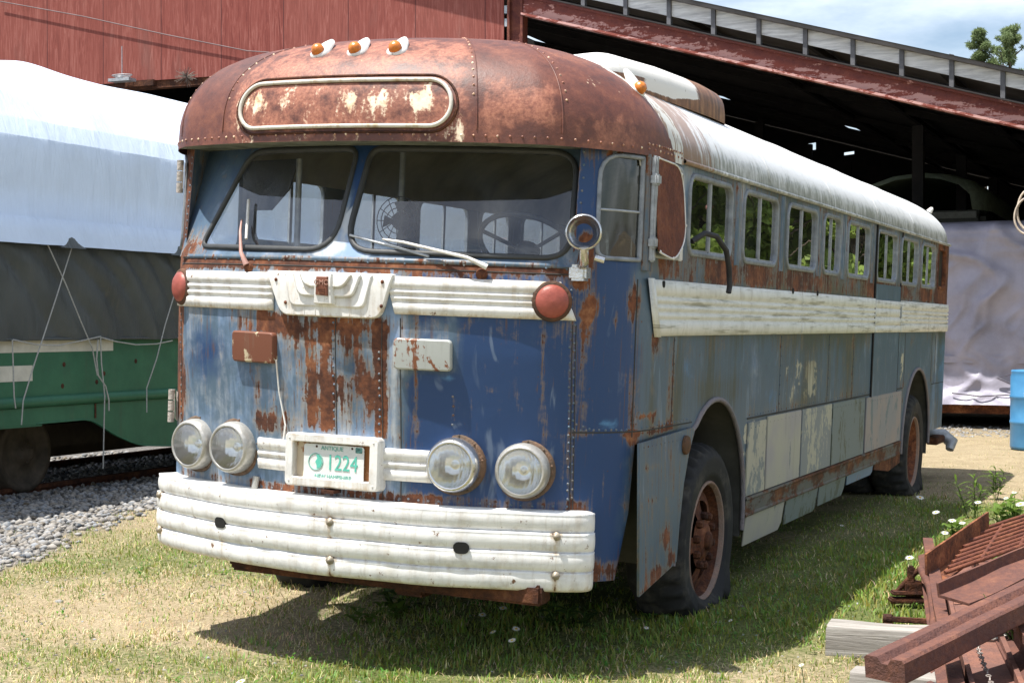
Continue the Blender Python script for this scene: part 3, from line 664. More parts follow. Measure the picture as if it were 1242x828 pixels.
# ---- rusty sheet over the cab window, hinged and bent outwards
def FL(a, b, o=0): return V((1.232+.035*max(0, (2.15-b))/.4+.06*smooth(1.25, .55, a)*0+o, a, b))
P = rpoly([(.575, 1.785), (.80, 1.755), (.985, 1.86), (.985, 2.195), (.585, 2.205)], [.02, .08, .12, .14, .03], 6)
mb = MB(); mb.prism(P, lambda a, b: FL(a, b, .006), lambda a, b: FL(a, b, 0)); fl = mb.build('window_cover_sheet', MAT['rust_red'], bus)
mb = MB(); n = len(P); pts = [FL(*p, .006) for p in P[3:]]; mb.tube(pts, .0045, 6, cap=False)
for i in range(4, n, 5): mb.dome(FL(*P[i], .009), V((1, 0, 0)), .009, .006)
mb.build('edge_sealant', MAT['white'], fl)
mb = MB(); mb.box((1.226, .555, 1.74), (1.250, .590, 2.21), bev=.006); mb.box((1.226, .54, 2.08), (1.262, .60, 2.13), bev=.008); mb.box((1.226, .54, 1.80), (1.262, .60, 1.85), bev=.008); mb.build('hinge_post', MAT['alu'], bus)
mb = MB(); mb.tube([SD(1.18, 1.86, .01), SD(1.26, 1.905, .05), SD(1.36, 1.895, .08), SD(1.47, 1.83, .10), SD(1.53, 1.75, .10), SD(1.555, 1.66, .10), SD(1.54, 1.625, .10)], .014, 10); mb.build('loose_hose', MAT['rubber'], bus)
mb = MB(); mb.box((1.222, .98, 1.76), (1.236, 1.03, 1.85), bev=.004); mb.build('bare_metal_plate', MAT['white'], bus)
# ---- empty spot lamp ring beside the windscreen
mb = MB(); Ms = Matrix.Translation(SH(1.05, 1.845, .11)) @ Matrix.Rotation(radians(20), 4, 'Z') @ Matrix.Scale(.86, 4) @ Matrix.Rotation(radians(90), 4, 'X')
mb.lathe([(.082, .05), (.090, .045), (.092, .0), (.075, -.055), (.050, -.075), (.047, -.07), (.070, -.05), (.082, .0), (.082, .05)], Ms, 32); sp = mb.build('spot_lamp_ring', MAT['chrome'], bus)
mb = MB(); mb.tube([SH(1.05, 1.78, .13), SH(1.06, 1.72, .10), SH(1.07, 1.70, .02)], .022); mb.box(tuple(SH(1.07, 1.69, .0)+V((-.03, -.05, -.05))), tuple(SH(1.07, 1.69, 0)+V((.05, .03, .02))), bev=.012); mb.tube([SH(1.10, 1.74, .10), SH(1.13, 1.73, .12)], .016); mb.build('bracket', MAT['chrome'], sp)
# ---- sign box in the cap
P = dens(rrect(-.525, .535, 2.272, 2.470, .096, 10), .03)
mb = MB(); c3 = lambda a, b, o=0: CAPz(a, b+.004*a, o)
mb.tube([c3(*p, .010) for p in P+[P[0]]], .0095, 8, cap=False); sgn = mb.build('destination_sign', M_white('worn_sign_frame', (.60, .57, .50), .8), bus)
mb = MB(); sheet(mb, inset(P, .01), [], [(x, z) for x in np.arange(-.5, .52, .03) for z in np.arange(2.29, 2.46, .02) if inpoly(x, z, inset(P, .02))], lambda a, b: c3(a, b, .0035))
o_ = [(0, .75, .35+.46*max(gs(a, 0, -.43, 0, .055, 1), .75*gs(a, 0, -.26, 0, .05, 1), .6*gs(a, 0, .06, 0, .05, 1), .75*gs(a, 0, .22, 0, .05, 1), 1.1*gs(a, 0, .40, 0, .07, 1))*gs(0, b, 0, 2.385, 1, .055), 1) for a, b in [(v[0], v[2]) for v in mb.v]]
mb.build('sign_panel', MAT['cap'], sgn, {'pm': o_})
P2 = inset(P, -.026); mb = MB(); mb.tube([c3(*p, .001) for p in P2+[P2[0]]], .006, 6, cap=False); mb.build('sign_recess_edge', MAT['rust_dark'], sgn)
# ---- marker lights
def marker(p, n, mirror=False, base='white'):
    up = V((0, 0, 1)); t = up.cross(n).normalized(); b = n.cross(t)          # t across, b up the roof
    m = MB(); rows = []
    for h, k in ((0, 1.0), (.012, .94), (.020, .70)):
        rows.append([p+n*(h-.004)+t*(k*.046*cos(a))+b*(k*(.042*sin(a)+.085*max(0, sin(a))**2)) for a in np.linspace(0, 2*pi, 24)[:-1]])
    m.grid(rows, closed=True); m.add(rows[-1], [tuple(range(23))]); o = m.build('marker_light', MAT['white'], bus)
    m = MB(); M_ = Matrix.Translation(p+n*.012-b*.004) @ Matrix(((t.x, b.x, n.x, 0), (t.y, b.y, n.y, 0), (t.z, b.z, n.z, 0), (0, 0, 0, 1)))
    m.lathe([(.031, 0), (.030, .012), (.025, .027), (.014, .036), (.0005, .038)], M_, 18); m.build('lens', MAT['amber'], o)
for x in (-.205, .0, .205):
    best = min(np.linspace(.5, 1.3, 120), key=lambda ph: abs(CAPp(x*1.12, ph).z-2.62)); s_ = x*1.12; p = CAPp(s_, best)
    n = (CAPp(s_+.02, best)-CAPp(s_-.02, best)).cross(CAPp(s_, best+.02)-CAPp(s_, best-.02)).normalized()
    marker(p, (n+V((0, -.12, 0))).normalized())
p = CAPz(sY(.62), 2.515); n = (CAPz(sY(.62), 2.515, .05)-p).normalized(); marker(p, (n+V((.3, -.35, 0))).normalized())
# ---- roof ventilator on the shoulder
mb = MB(); rows = []
for y, w, h, dz in ((.60, .02, .01, .0), (.62, .12, .03, .0), (.70, .17, .075, .0), (.9, .19, .115, .0), (1.5, .20, .14, .01), (2.2, .20, .15, .02), (2.46, .195, .145, .02), (2.52, .18, .12, .02), (2.53, .02, .03, .01)):
    zc = 2.615+dz; rows.append([V((.80+w*cx, y, zc+(h+.06)*cz-.06)) for cx, cz in [(cos(t)*(1 if True else 0), max(0, sin(t))**.55) for t in np.linspace(0, pi, 22)]])
mb.grid(rows); va = []
for v in mb.v: va.append(((.05 if v[0] > .80 else .5) if v[1]+.6*(2.72-v[2]) > 1.75 else (1.35 if v[2] > 2.62 and v[1] > .66 else .1), .35, .38 if v[1] > 1.6 else .05, 1))
b = NB('ventilator_paint'); W_ = b.attr('pm')[0]; md = b.noise(12, 6, .7); vt = b.noise(1, 5, .6, b.sc(4, 22, 3)); fw = b.step(b.math('ADD', W_, b.math('MULTIPLY', b.math('SUBTRACT', md, .5), .5)), .45, .55)
b.pr(b.mix(fw, b.ramp(b.math('ADD', b.math('MULTIPLY', md, .4), b.math('MULTIPLY', vt, .6)), [(.35, (.05, .03, .02)), (.5, (.20, .085, .035)), (.68, (.36, .20, .10))]), b.mix(b.step(b.noise(9, 7, .75), .60, .66), (.74, .72, .68), (.42, .36, .31))), .5, 0, b.bump(md, .2, .01), .4)
mb.build('roof_ventilator', b.m, bus, {'pm': va})
mb = MB(); mb.dome(V((1.03, 9.35, 2.54)), V((.6, 0, .8)), .03, .055, 12); mb.build('rear_marker_light', MAT['white'], bus)
# ================================================================== front trim, lamps, bumper, side trim, wheels
def strip(mb, sA, sB, prof, f=SH, n=None, eA=0.0, eB=0.0, mi=0):       # ribbed strip; prof [(z, o)], eA/eB skew the ends with z
    zs = [p[0] for p in prof]; zm = (min(zs)+max(zs))/2; hh = (max(zs)-min(zs))/2
    n = n or max(3, int(abs(sB-sA)/.04)); rows = []
    for i in range(n+1):
        t = i/n; r = []
        for z, o in prof:
            a = sA+eA*(zm-z)/hh; b = sB+eB*(zm-z)/hh; s = a+(b-a)*t
            k = min(1, min(t, 1-t)*(sB-sA)/.012) if 0 < i < n else 0.0
            r.append(f(s, z, (o*(.25+.75*k) if k < 1 else o)+(.0022*nz(s*5.1, z*3, 2)+.0012*nz(s*17, z*9, 5) if o > 0 else 0)))
        rows.append(r)
    # put two extra rows close to the ends so the ends read as crisp
    def row(t):
        return [f(sA+eA*(zm-z)/hh+(sB+eB*(zm-z)/hh-sA-eA*(zm-z)/hh)*t, z, o) for z, o in prof]
    e = .006/abs(sB-sA); rows.insert(1, row(e)); rows.insert(-1, row(1-e)); mb.grid(rows, mi)
def ribs(z0, z1, k, o, d, edge=.012):                    # k grooves between z0 and z1
    pr = [(z1, 0), (z1-.002, o*.8), (z1-edge, o)]; h = (z1-z0-2*edge)/(k+1)
    for i in range(1, k+1):
        z = z1-edge-h*i; pr += [(z+.010, o), (z+.003, o-d), (z-.003, o-d), (z-.009, o+.001)]
    return pr+[(z0+edge, o), (z0+.002, o*.8), (z0, 0)]
mb = MB(); strip(mb, -1.09, -.335, ribs(1.460, 1.632, 3, .016, .007, .026), eA=-.02); mb.build('front_moulding', MAT['white'], bus, {'rs': [(.10+.28*smooth(1.478, 1.462, v[2])+.25*smooth(1.615, 1.63, v[2]), 0, 0, 1) for v in mb.v]})
mb = MB(); strip(mb, .262, 1.035, ribs(1.468, 1.632, 3, .016, .007, .026), eA=.022, eB=.035); mb.build('front_moulding', MAT['white'], bus, {'rs': [(.10+.28*smooth(1.486, 1.470, v[2])+.25*smooth(1.615, 1.63, v[2]), 0, 0, 1) for v in mb.v]})
P = rpoly([(-.275, 1.443), (.225, 1.443), (.284, 1.640), (-.362, 1.640)], [.05, .05, .012, .012], 6)
def plate_on(poly, o, f=SH, edge=.006, step=.03):
    poly = dens(poly, step); m = MB(); I = inset(poly, edge); m.grid([[f(*p, 0) for p in poly], [f(*p, o*.8) for p in poly], [f(*p, o) for p in I]], closed=True)
    xs = [p[0] for p in I]; zs = [p[1] for p in I]
    sheet(m, I, [], [(x, z) for x in np.arange(min(xs)+step/2, max(xs), step) for z in np.arange(min(zs)+step/2, max(zs), step) if inpoly(x, z, inset(I, step*.3))], lambda a, b: f(a, b, o)); return m
m = plate_on(P, .030)
for k, (a, b, z0) in enumerate(((-.235, .175, 1.487), (-.185, .125, 1.532), (-.145, .085, 1.572))):      # stepped art-deco relief
    Q = rpoly([(a+.02, z0), (b-.02, z0), (b+.015, 1.632), (a-.015, 1.632)], [.03, .03, .005, .005], 4); I = inset(Q, .007)
    o0, o1 = .030-.001, .030+.009*(k+1); m.grid([[SH(*p, o0+.009*k-.0) for p in Q], [SH(*p, o1-.002) for p in Q], [SH(*p, o1) for p in I]], closed=True); sheet(m, I, [], [], lambda u, v: SH(u, v, o1))
for x in np.linspace(-.2, .14, 7): vstrip_rows = [[SH(x-.0025, z, .029), SH(x-.0015, z, .0315), SH(x+.0015, z, .0315), SH(x+.0025, z, .029)] for z in (1.452, 1.484)]; m.grid(vstrip_rows)
orn = m.build('centre_ornament', MAT['white'], bus, {'rs': [(.10+.3*smooth(1.46, 1.444, v[2])+sum(.5*gs(v[0], v[2], a, c-.012, .016, .022) for a, c in ((-.30, 1.60), (.235, 1.605), (.232, 1.50), (-.245, 1.50)))+.25*gs(v[0], v[2], -.1, 1.53, .05, .08), 0, 0, 1) for v in m.v]})
for x, z in ((-.30, 1.60), (.235, 1.605), (.232, 1.50), (-.245, 1.50)): m = MB(); m.dome(SH(x, z, .030), V((0, -1, 0)), .009, .007, 8); m.build('rusty_bolt', MAT['rust'], orn)
m = plate_on(rpoly([(-.078, 1.498), (.018, 1.498), (.012, 1.636), (-.072, 1.636)], .006, 3), .066); m.build('badge_holder', MAT['white'], orn)
m = plate_on(rpoly([(-.064, 1.535), (.002, 1.532), (.0, 1.622), (-.064, 1.622)], .005, 3), .074); bdg = m.build('badge', MAT['chiprust'], orn)
Mt = Matrix.Translation(SH(-.031, 1.593, .075)) @ Matrix.Rotation(radians(90), 4, 'X')
text_mesh('badge_lettering', 'GMC', .032, M_plain('worn_badge_letter', (.36, .20, .15), .6), bdg, Mt)
for i, z in enumerate((1.566, 1.557, 1.548)): 
    m = MB(); m.box((-.050+i*.006, SH(-.03, z, .0755).y, z-.002), (-.012, SH(-.03, z, .0735).y, z+.002)); m.build('badge_line', MAT['rust'], bdg)
# turn lamps
def lamp_at(s, z, r, o):
    n = plann(s); t = V((-n.y, n.x, 0)).normalized(); p = SH(s, z, o)
    return Matrix.Translation(p) @ Matrix(((t.x, 0, n.x, 0), (t.y, 0, n.y, 0), (0, 1, n.z, 0), (0, 0, 0, 1)))
for s, z in ((-1.005, 1.553), (.966, 1.548)):
    M_ = lamp_at(s, z, .07, .004); m = MB(); m.lathe([(.086, 0), (.088, .012), (.083, .020), (.072, .022)], M_, 32); o = m.build('turn_lamp', M_rust('lamp_rim_rust', .8, tint=(.10, .07, .05)), bus)
    m = MB(); m.lathe([(.073, .015), (.070, .028), (.054, .040), (.030, .047), (.0005, .049)], M_, 32); m.build('lens', MAT['redlens'], o)
# hatch plates
MAT['hatchred'] = MAT['chiprust']
for a, b, c, d, mt in ((-.575, -.315, 1.222, 1.362, 'chiprust'), (.288, .545, 1.230, 1.366, 'chip')):
    m = plate_on(rrect(a, b, c, d, .020, 4), .030, edge=.007, step=.04); m.build('vent_hatch', MAT[mt], bus)
# headlamps
b = NB('headlamp_lens'); x, y, z = b.xyz()
gl = b.n.new('ShaderNodeBsdfGlossy'); gl.inputs['Roughness'].default_value = .03
tr = b.n.new('ShaderNodeBsdfTransparent'); tr.inputs[0].default_value = (.93, .95, .95, 1)
wv = b.n.new('ShaderNodeTexWave'); wv.inputs['Scale'].default_value = 22; wv.bands_direction = 'X'; b.link(b.obj(), wv.inputs['Vector'])
b.link(b.bump(wv.outputs['Fac'], .10, .003), gl.inputs['Normal'])
fr = b.n.new('ShaderNodeFresnel'); fr.inputs['IOR'].default_value = 1.6; ms = b.n.new('ShaderNodeMixShader'); b.link(b.math('ADD', fr.outputs[0], .10), ms.inputs[0]); b.link(tr.outputs[0], ms.inputs[1]); b.link(gl.outputs[0], ms.inputs[2])
df = b.n.new('ShaderNodeBsdfDiffuse'); df.inputs[0].default_value = (.6, .6, .58, 1); ms2 = b.n.new('ShaderNodeMixShader'); ms2.inputs[0].default_value = .16; b.link(ms.outputs[0], ms2.inputs[1]); b.link(df.outputs[0], ms2.inputs[2]); b.link(ms2.outputs[0], b.out.inputs[0]); MAT['lens'] = b.m
b = NB('headlamp_reflector'); wv = b.n.new('ShaderNodeTexWave'); wv.inputs['Scale'].default_value = 16; wv.bands_direction = 'X'; b.link(b.obj(), wv.inputs['Vector'])
b.pr((.80, .81, .82), .16, 1.0, b.bump(wv.outputs['Fac'], .14, .005)); MAT['refl'] = b.m
for s, z, sh in ((-.872, .812, 'chromed'), (-.577, .823, 'chromed'), (.556, .826, 'chrome'), (.855, .815, 'chromed')):
    n0 = plann(s); nn = V((n0.x*.45, n0.y, 0)).normalized(); t = V((-nn.y, nn.x, 0)); p = SH(s, z, 0)
    M_ = Matrix.Translation(p) @ Matrix(((t.x, 0, nn.x, 0), (t.y, 0, nn.y, 0), (0, 1, nn.z, 0), (0, 0, 0, 1)))
    m = MB(); m.lathe([(.132, -.06), (.134, .008), (.127, .014), (.116, .014)], M_, 36)
    for k in range(10): a = 2*pi*k/10+.2; m.dome(M_ @ V((.127*cos(a), .127*sin(a), .014)), nn, .006, .005)
    h = m.build('headlamp', M_rust('headlamp_flange_rust', .9, tint=(.17, .15, .11)), bus)
    m = MB(); m.lathe([(.119, .010), (.120, .040), (.115, .066), (.106, .080), (.099, .082), (.095, .078)], M_, 40); m.build('shell', MAT[sh], h)
    m = MB(); m.lathe([(.096, .076), (.083, .048), (.061, .024), (.026, .006), (.010, .004), (.010, .024), (.0005, .026)], M_, 32); m.build('reflector', MAT['refl'], h)
    m = MB(); m.lathe([(.096, .077), (.083, .084), (.052, .092), (.026, .096), (.0005, .097)], M_, 32); m.build('lens', MAT['lens'], h)
# low mouldings between the lamps
for a, c in ((-.435, -.20), (.20, .455)):
    m = MB(); strip(m, a, c, ribs(.738, .880, 2, .020, .009, .020)); m.build('lower_moulding', MAT['white'], bus)
    m = MB(); 
# number plate in its white box
def PF(x, z, o=0): return V((x, -.035-o+.0, z+.05*o))
MAT['platebox'] = M_white('number_plate_box_white', (.72, .71, .68), .3)
Rp = Matrix.Translation((0, 0, .807)) @ Matrix.Rotation(radians(-.4), 4, 'Y') @ Matrix.Translation((0, 0, -.807))
def PFr(x, z, o=0): return Rp @ PF(x, z, o)
m = MB(); O_ = rrect(-.238, .236, .688, .924, .022, 4); I_ = rrect(-.196, .190, .728, .885, .006, 4)
m.grid([[PFr(*p, -.085) for p in O_], [PFr(*p, .014) for p in O_], [PFr(*p, .02) for p in inset(O_, .006)], [PFr(*p, .02) for p in inset(I_, -.004)], [PFr(*p, .016) for p in I_], [PFr(*p, -.06) for p in I_]], closed=True, sm=False)
for x in (-.215, .21): 
    for z in (.71, .9): m.dome(PFr(x, z, .02), V((0, -1, 0)), .005, .004)
box = m.build('number_plate_box', MAT['platebox'], bus, {'rs': [(.12+.25*random.random(), 0, 0, 1) for v in m.v]})
m = MB(); m.prism(I_, lambda x, z: PFr(x, z, -.018), lambda x, z: PFr(x, z, -.03)); m.build('rusty_backing', M_flake('flaking_backing', (.62, .52, .38), (.33, .14, .05), .5), box)
m = MB(); m.prism(rrect(-.150, .154, .722, .878, .012, 4), lambda x, z: PFr(x, z, .001), lambda x, z: PFr(x, z, -.002)); pl = m.build('number_plate', M_plain('plate_white', (.66, .68, .66), .45, var=.08), box)
gp_ = M_plain('plate_green', (.10, .46, .36), .5, var=.15); gp2 = M_plain('plate_green_embossed', (.16, .40, .33), .5, var=.15)
Rx = Matrix.Rotation(radians(90), 4, 'X')
def ptx(body, size, x, z, name='plate_lettering', mat=gp_, sx=1.0): text_mesh(name, body, size, mat, pl, Matrix.Translation(PFr(x, z, .0015)) @ Rx, .0018, sx=sx)
ptx('1224', .098, .046, .797, sx=.82); ptx('ANTIQUE', .026, -.006, .862, mat=gp2, sx=1.0); ptx('·NEW HAMPSHIRE·', .0235, .0, .737, mat=gp2, sx=1.0)
m = MB(); m.tube([PFr(-.088+.036*cos(t), .800+.036*sin(t), .002) for t in np.linspace(0, 2*pi, 28)], .0022, 6, cap=False); m.build('plate_emblem_ring', gp2, pl)
m = MB(); m.prism([(-.082, .770), (-.066, .775), (-.056, .795), (-.06, .815), (-.074, .832), (-.086, .83), (-.08, .815), (-.09, .80), (-.083, .785)], lambda x, z: PFr(x, z, .003), lambda x, z: PFr(x, z, .001)); m.build('plate_emblem', gp_, pl)
m = MB(); m.prism(rrect(.112, .145, .850, .874, .003, 2), lambda x, z: PFr(x, z, .003), lambda x, z: PFr(x, z, .001)); m.build('plate_sticker', M_plain('sticker', (.10, .26, .24), .5, var=.6, scale=60), pl)
for x in (-.085, .095): m = MB(); m.dome(PFr(x, .868, .002), V((0, -1, 0)), .0055, .004, 8); m.build('plate_bolt', MAT['rust_dark'], box)
m = MB(); m.box((-.04, -.06, .665), (.02, .02, .68)); m.build('lower_bracket', MAT['rust_dark'], box)
# bumper: four convex ribs
pr = []; zt, zb = .642, .300; nb = 4; h = (zt-zb)/nb
pr.append((zt-.0, -.06)); pr.append((zt+.004, -.01))
for k in range(nb):
    for j in range(9):
        t = j/8; pr.append((zt-h*(k+t), .076+.020*sin(pi*min(1, .05+t*.95))**.42+(.006 if k in (1, 2) else 0)+(.008 if j == 0 else 0)))
pr += [(zb-.002, .03), (zb+.004, -.04)]
m = MB(); rows = []; SB = np.concatenate([np.linspace(-1.195, -1.12, 9), np.linspace(-1.09, 1.065, 110), np.linspace(1.085, 1.165, 9)])
for s in SB:
    a = abs(s)-(.035 if s < 0 else 0); k = 1.0 if a < 1.085 else max(0.0, 1-((a-1.085)/.0805)**2)**.5
    kz = .94+.06*k; rows.append([SH(s, .47+(z-.47)*kz+.004*nz(s*3, z*2), (o*k if o > 0 else o)+.005*nz(s*2.6, z*5, 9)+.0022*nz(s*11, z*14, 3)) for z, o in pr])
def bq(s, z): return SH(s, z, .100)
m.grid(rows)
ra = []
for i_, s_ in enumerate(SB):
    for z, o in pr:
        q = 0.06
        for bs in (.02, .985, -1.08, -.585, .60):
            for bz in ((.545, .375) if abs(bs) not in (.585, .60) else (.478,)): q += .55*gs(s_, z, bs, bz, .022, .020)+.34*gs(s_, z, bs, bz-.05, .012, .06)
        q += .22*smooth(.345, .305, z)+.20*max(0, 1-abs(((zt-z)/h)%1-.0)*9 if 0 < (zt-z)/h < 4 else 0); ra.append((q, 0, 0, 1))
bmp = m.build('bumper', MAT['bumper'], bus, {'rs': ra})
for s in (.02, .985, -1.08):
    for z in (.545, .375):
        m = MB(); p = bq(s, z)+V((0, .004, 0)); m.lathe([(.0, .016), (.008, .016), (.010, .010), (.018, .008), (.020, 0)], Matrix.Translation(p) @ Matrix.Rotation(radians(90), 4, 'X'), 8)
        m.build('bumper_bolt', MAT['bolt'], bmp)
for s in (-.585, .60):
    m = MB(); m.prism(rrect(s-.033, s+.033, .452, .502, .022, 4), lambda x, z: SH(x, z, .106), lambda x, z: SH(x, z, .095))
    m.build('jack_hole', MAT['gap'], bmp)
# windscreen wipers
m = MB(); m.tube([RK(-.50, 1.655, .02), RK(-.53, 1.70, .05), RK(-.58, 1.80, .04), RK(-.60, 1.86, .03)], [.015, .009, .006, .004]); w = m.build('wiper_arm', M_plain('pinkish_wiper_paint', (.45, .26, .22), .5), bus)
m = MB(); m.tube([RK(-.545, 1.775, .02), RK(-.60, 1.96, .02)], .007); m.build('wiper_blade', MAT['white'], w)
m = MB(); m.tube([RK(.68, 1.672, .03), RK(.60, 1.700, .055), RK(.30, 1.765, .04), RK(.20, 1.78, .03)], [.013, .008, .006, .004]); w = m.build('wiper_arm', MAT['white'], bus)
m = MB(); m.tube([RK(.03, 1.80, .018), RK(.42, 1.715, .018)], .006); m.build('wiper_blade', MAT['alu'], w)
for s, z in ((-.50, 1.652), (.66, 1.652)): m = MB(); m.dome(SH(s, z, .0), V((0, -1, .1)), .03, .022, 10); m.build('wiper_pivot', MAT['rust'], bus)
# hinges of the entrance door on the right-hand corner
for z in (2.09, .97):
    m = MB(); p = SH(-1.17, z); n = plann(-1.17); 
    for dz in (-.055, .0, .055): m.tube([p+n*.03+V((0, 0, dz-.024)), p+n*.03+V((0, 0, dz+.024))], .017, 10)
    m.grid([[p+n*.004+V((-n.y, n.x, 0))*q+V((0, 0, d)) for q in (-.05, .05)] for d in (-.07, .07)]); m.grid([[p+n*.018+V((-n.y, n.x, 0))*q+V((0, 0, d)) for q in (-.04, .04)] for d in (-.06, .06)])
    m.build('door_hinge', M_rust('hinge_rust', 1.2, tint=(.50, .48, .44), mixf=.7), bus)
m = MB(); m.tube([SH(-.305, 1.24, .02), SH(-.30, 1.1, .012), SH(-.26, .95, .02), SH(-.25, .88, .05)], .004, 6); m.build('loose_wire', MAT['white'], bus)
m = MB(); m.tube([SH(-.44, .70, .015), SH(-.445, .62, .03)], .016); m.build('drain_pipe', MAT['chromed'], bus)

# ---- side moulding
spr = ribs(1.408, 1.665, 4, .024, .011, .040)
m = MB(); strip(m, .640, 3.46, spr, SD, eA=.058); m.build('side_moulding', MAT['sidewhite'], bus)
m = MB(); strip(m, .625, .668, [(1.668, 0), (1.668, .027), (1.405, .027), (1.405, 0)], SD, 3, eA=.060, eB=.060)
m.build('moulding_end_cap', MAT['sidewhite'], bus)
m = MB(); strip(m, 3.465, 5.80, spr, SD); m.build('side_moulding', MAT['sidewhite'], bus)
m = MB(); strip(m, 6.93, 9.42, spr, SD); m.build('side_moulding', MAT['sidewhite'], bus)
for y, z in ((.74, 1.645), (3.2, 1.665), (3.85, 1.665)):
    m = MB(); m.prism(rrect(y-.014, y+.014, z-.016, z+.016, .012, 4), lambda a, b: SD(a, b, .026), lambda a, b: SD(a, b, .02))
    m.build('mounting_hole', MAT['gap'], bus)
# ---- emergency door: outline gaps, panel, its own moulding piece
m = MB(); m.box((1.2205, 5.845, .905), (1.226, 6.905, 1.775)); da = [(.16, .32, 0, .1)]*len(m.v)
dr = m.build('emergency_door', MAT['body'], bus, {'pm': da, 'pm2': [(0, .15, 0, 1)]*len(da)})
m = MB(); strip(m, 5.86, 6.90, [(1.655, 0), (1.655, .012), (1.60, .012), (1.598, .006), (1.592, .006), (1.59, .012), (1.535, .012), (1.533, .006), (1.527, .006), (1.525, .012), (1.47, .012), (1.468, .006), (1.462, .006), (1.46, .012), (1.41, .012), (1.41, 0)], lambda a, b, o: SD(a, b, .005+o)); m.build('door_moulding', MAT['sidewhite'], dr)
m = MB(); m.box((1.221, 5.81, .88), (1.231, 5.845, 2.22)); m.box((1.221, 6.905, .92), (1.227, 6.918, 2.22)); m.box((1.221, 5.845, .885), (1.229, 6.905, .905)); m.build('door_gap', MAT['gap'], dr)
m = MB(); m.box((1.222, 6.86, 1.52), (1.245, 6.89, 1.62), bev=.005); m.build('handle', MAT['alu'], dr)
# ---- luggage hatches, rub strip, skirts
cr, li = (.42, .40, .32), (.40, .37, .37)
hm = [M_flake('cream_flaked_hatch', cr, (.20, .225, .23), .50), M_flake('cream_hatch', (.40, .385, .32), (.20, .22, .22), .60, (.35, .33, .33)), M_flake('peeling_cream_hatch', cr, (.22, .24, .25), .47), M_flake('grey_hatch', (.165, .20, .205), (.095, .11, .085), .54), M_flake('lilac_hatch', (.25, .255, .27), (.15, .19, .21), .56, (.32, .27, .255))]
for (a, c, zt_), mt in zip(((2.36, 2.75, .925), (2.78, 3.60, .938), (3.63, 4.48, .938), (4.51, 5.60, .938), (5.66, 7.12, .93)), hm):
    m = MB(); m.box((1.221, a, .520), (1.231, c, zt_), bev=.003)
    for y in np.arange(a+.05, c-.03, .09): m.dome(SD(y, zt_-.03, .011), V((1, 0, 0)), .006, .004)
    m.build('luggage_hatch', mt, bus)
m = MB(); m.grid([[SD(y, .515, 0), SD(y, .513, .014), SD(y, .500, .017), SD(y, .492, .012), SD(y, .425, .010), SD(y, .415, .016), SD(y, .404, .014), SD(y, .40, 0)] for y in np.arange(2.36, 7.25, .1)], sm=False)
b = NB('rub_rail_paint'); xx = b.noise(1, 6, .7, b.sc(1, 2.6, 7)); b.pr(b.mix(b.step(xx, .45, .55), rustcol(b, .8), b.mix(b.noise(9, 4), (.085, .10, .10), (.17, .15, .12))), .7, 0, b.bump(xx, .4, .006), .3); m.build('rub_rail', b.m, bus)
for a, c, zb_, mt, dz in ((2.40, 3.28, .235, hm[1], .04), (3.32, 4.18, .25, hm[3], .02), (4.22, 5.05, .27, hm[3], .05), (5.10, 6.05, .33, M_flake('blue_skirt', (.17, .24, .33), (.22, .13, .08), .58), .02)):
    m = MB(); m.prism([(a, .402), (c, .402), (c, zb_+dz), (c-.06, zb_), (a+.03, zb_-.0)], lambda y, z: SD(y, z, .004+.12*(z-.402)), lambda y, z: SD(y, z, -.002+.12*(z-.402))); m.build('skirt_panel', mt, bus)
m = MB(); m.prism([(6.1, .402), (7.2, .46), (7.2, .33), (6.7, .30), (6.1, .36)], lambda y, z: SD(y, z, .004), lambda y, z: SD(y, z, -.004)); m.build('torn_skirt', MAT['rust'], bus)
m = MB(); m.box((1.10, 9.3, .33), (1.21, 9.78, .40), bev=.01); m.build('rear_bumper_end', MAT['rust_dark'], bus)
m = MB(); m.tube([(1.02, 9.75, .42), (1.18, 9.82, .40), (1.27, 9.80, .33), (1.26, 9.76, .26)], [.03, .06, .065, .04], 10); m.build('rear_bumper', MAT['alu'], bus)
# ---- wheel arches: rim trim and inner wells
for A_, yc in ((archF, 1.73), (archR, 7.93)):
    pts = [(a-S_SIDE+.681, z) for a, z in A_]; m = MB(); q = [p for p in pts]
    if yc > 5: q = [(q[0][0], .40)]+q+[(q[-1][0], .40)]
    else: q = [(q[0][0], .34)]+q
    if yc < 5:
        q = [p for p in q if p[0] > 1.36]+[(1.33, .955-.01), (1.25, .84), (1.18, .70), (1.13, .5), (1.10, .31)]
    m.tube([SD(y, z, .004) for y, z in q], .014, 7); m.build('arch_trim', M_rust('arch_trim_rust', .8, tint=(.25, .25, .27), mixf=.7), bus)
    m = MB(); hw = .60 if yc < 5 else .70; R_ = [(yc+hw*1.02*cos(t), .45+.65*sin(t)) for t in np.linspace(0, pi, 24)]; R_ = [(R_[0][0], .30)]+R_+[(R_[-1][0], .30)]
    m.grid([[SD(y, z, -.012-.0*k) if k == 0 else V((1.22-.70*k, y, z)) for k in (0, .3, .6, 1)] for y, z in R_]); m.add([V((.52, y, z)) for y, z in R_], [tuple(range(len(R_)))]); m.build('wheel_well', MAT['well'], bus)
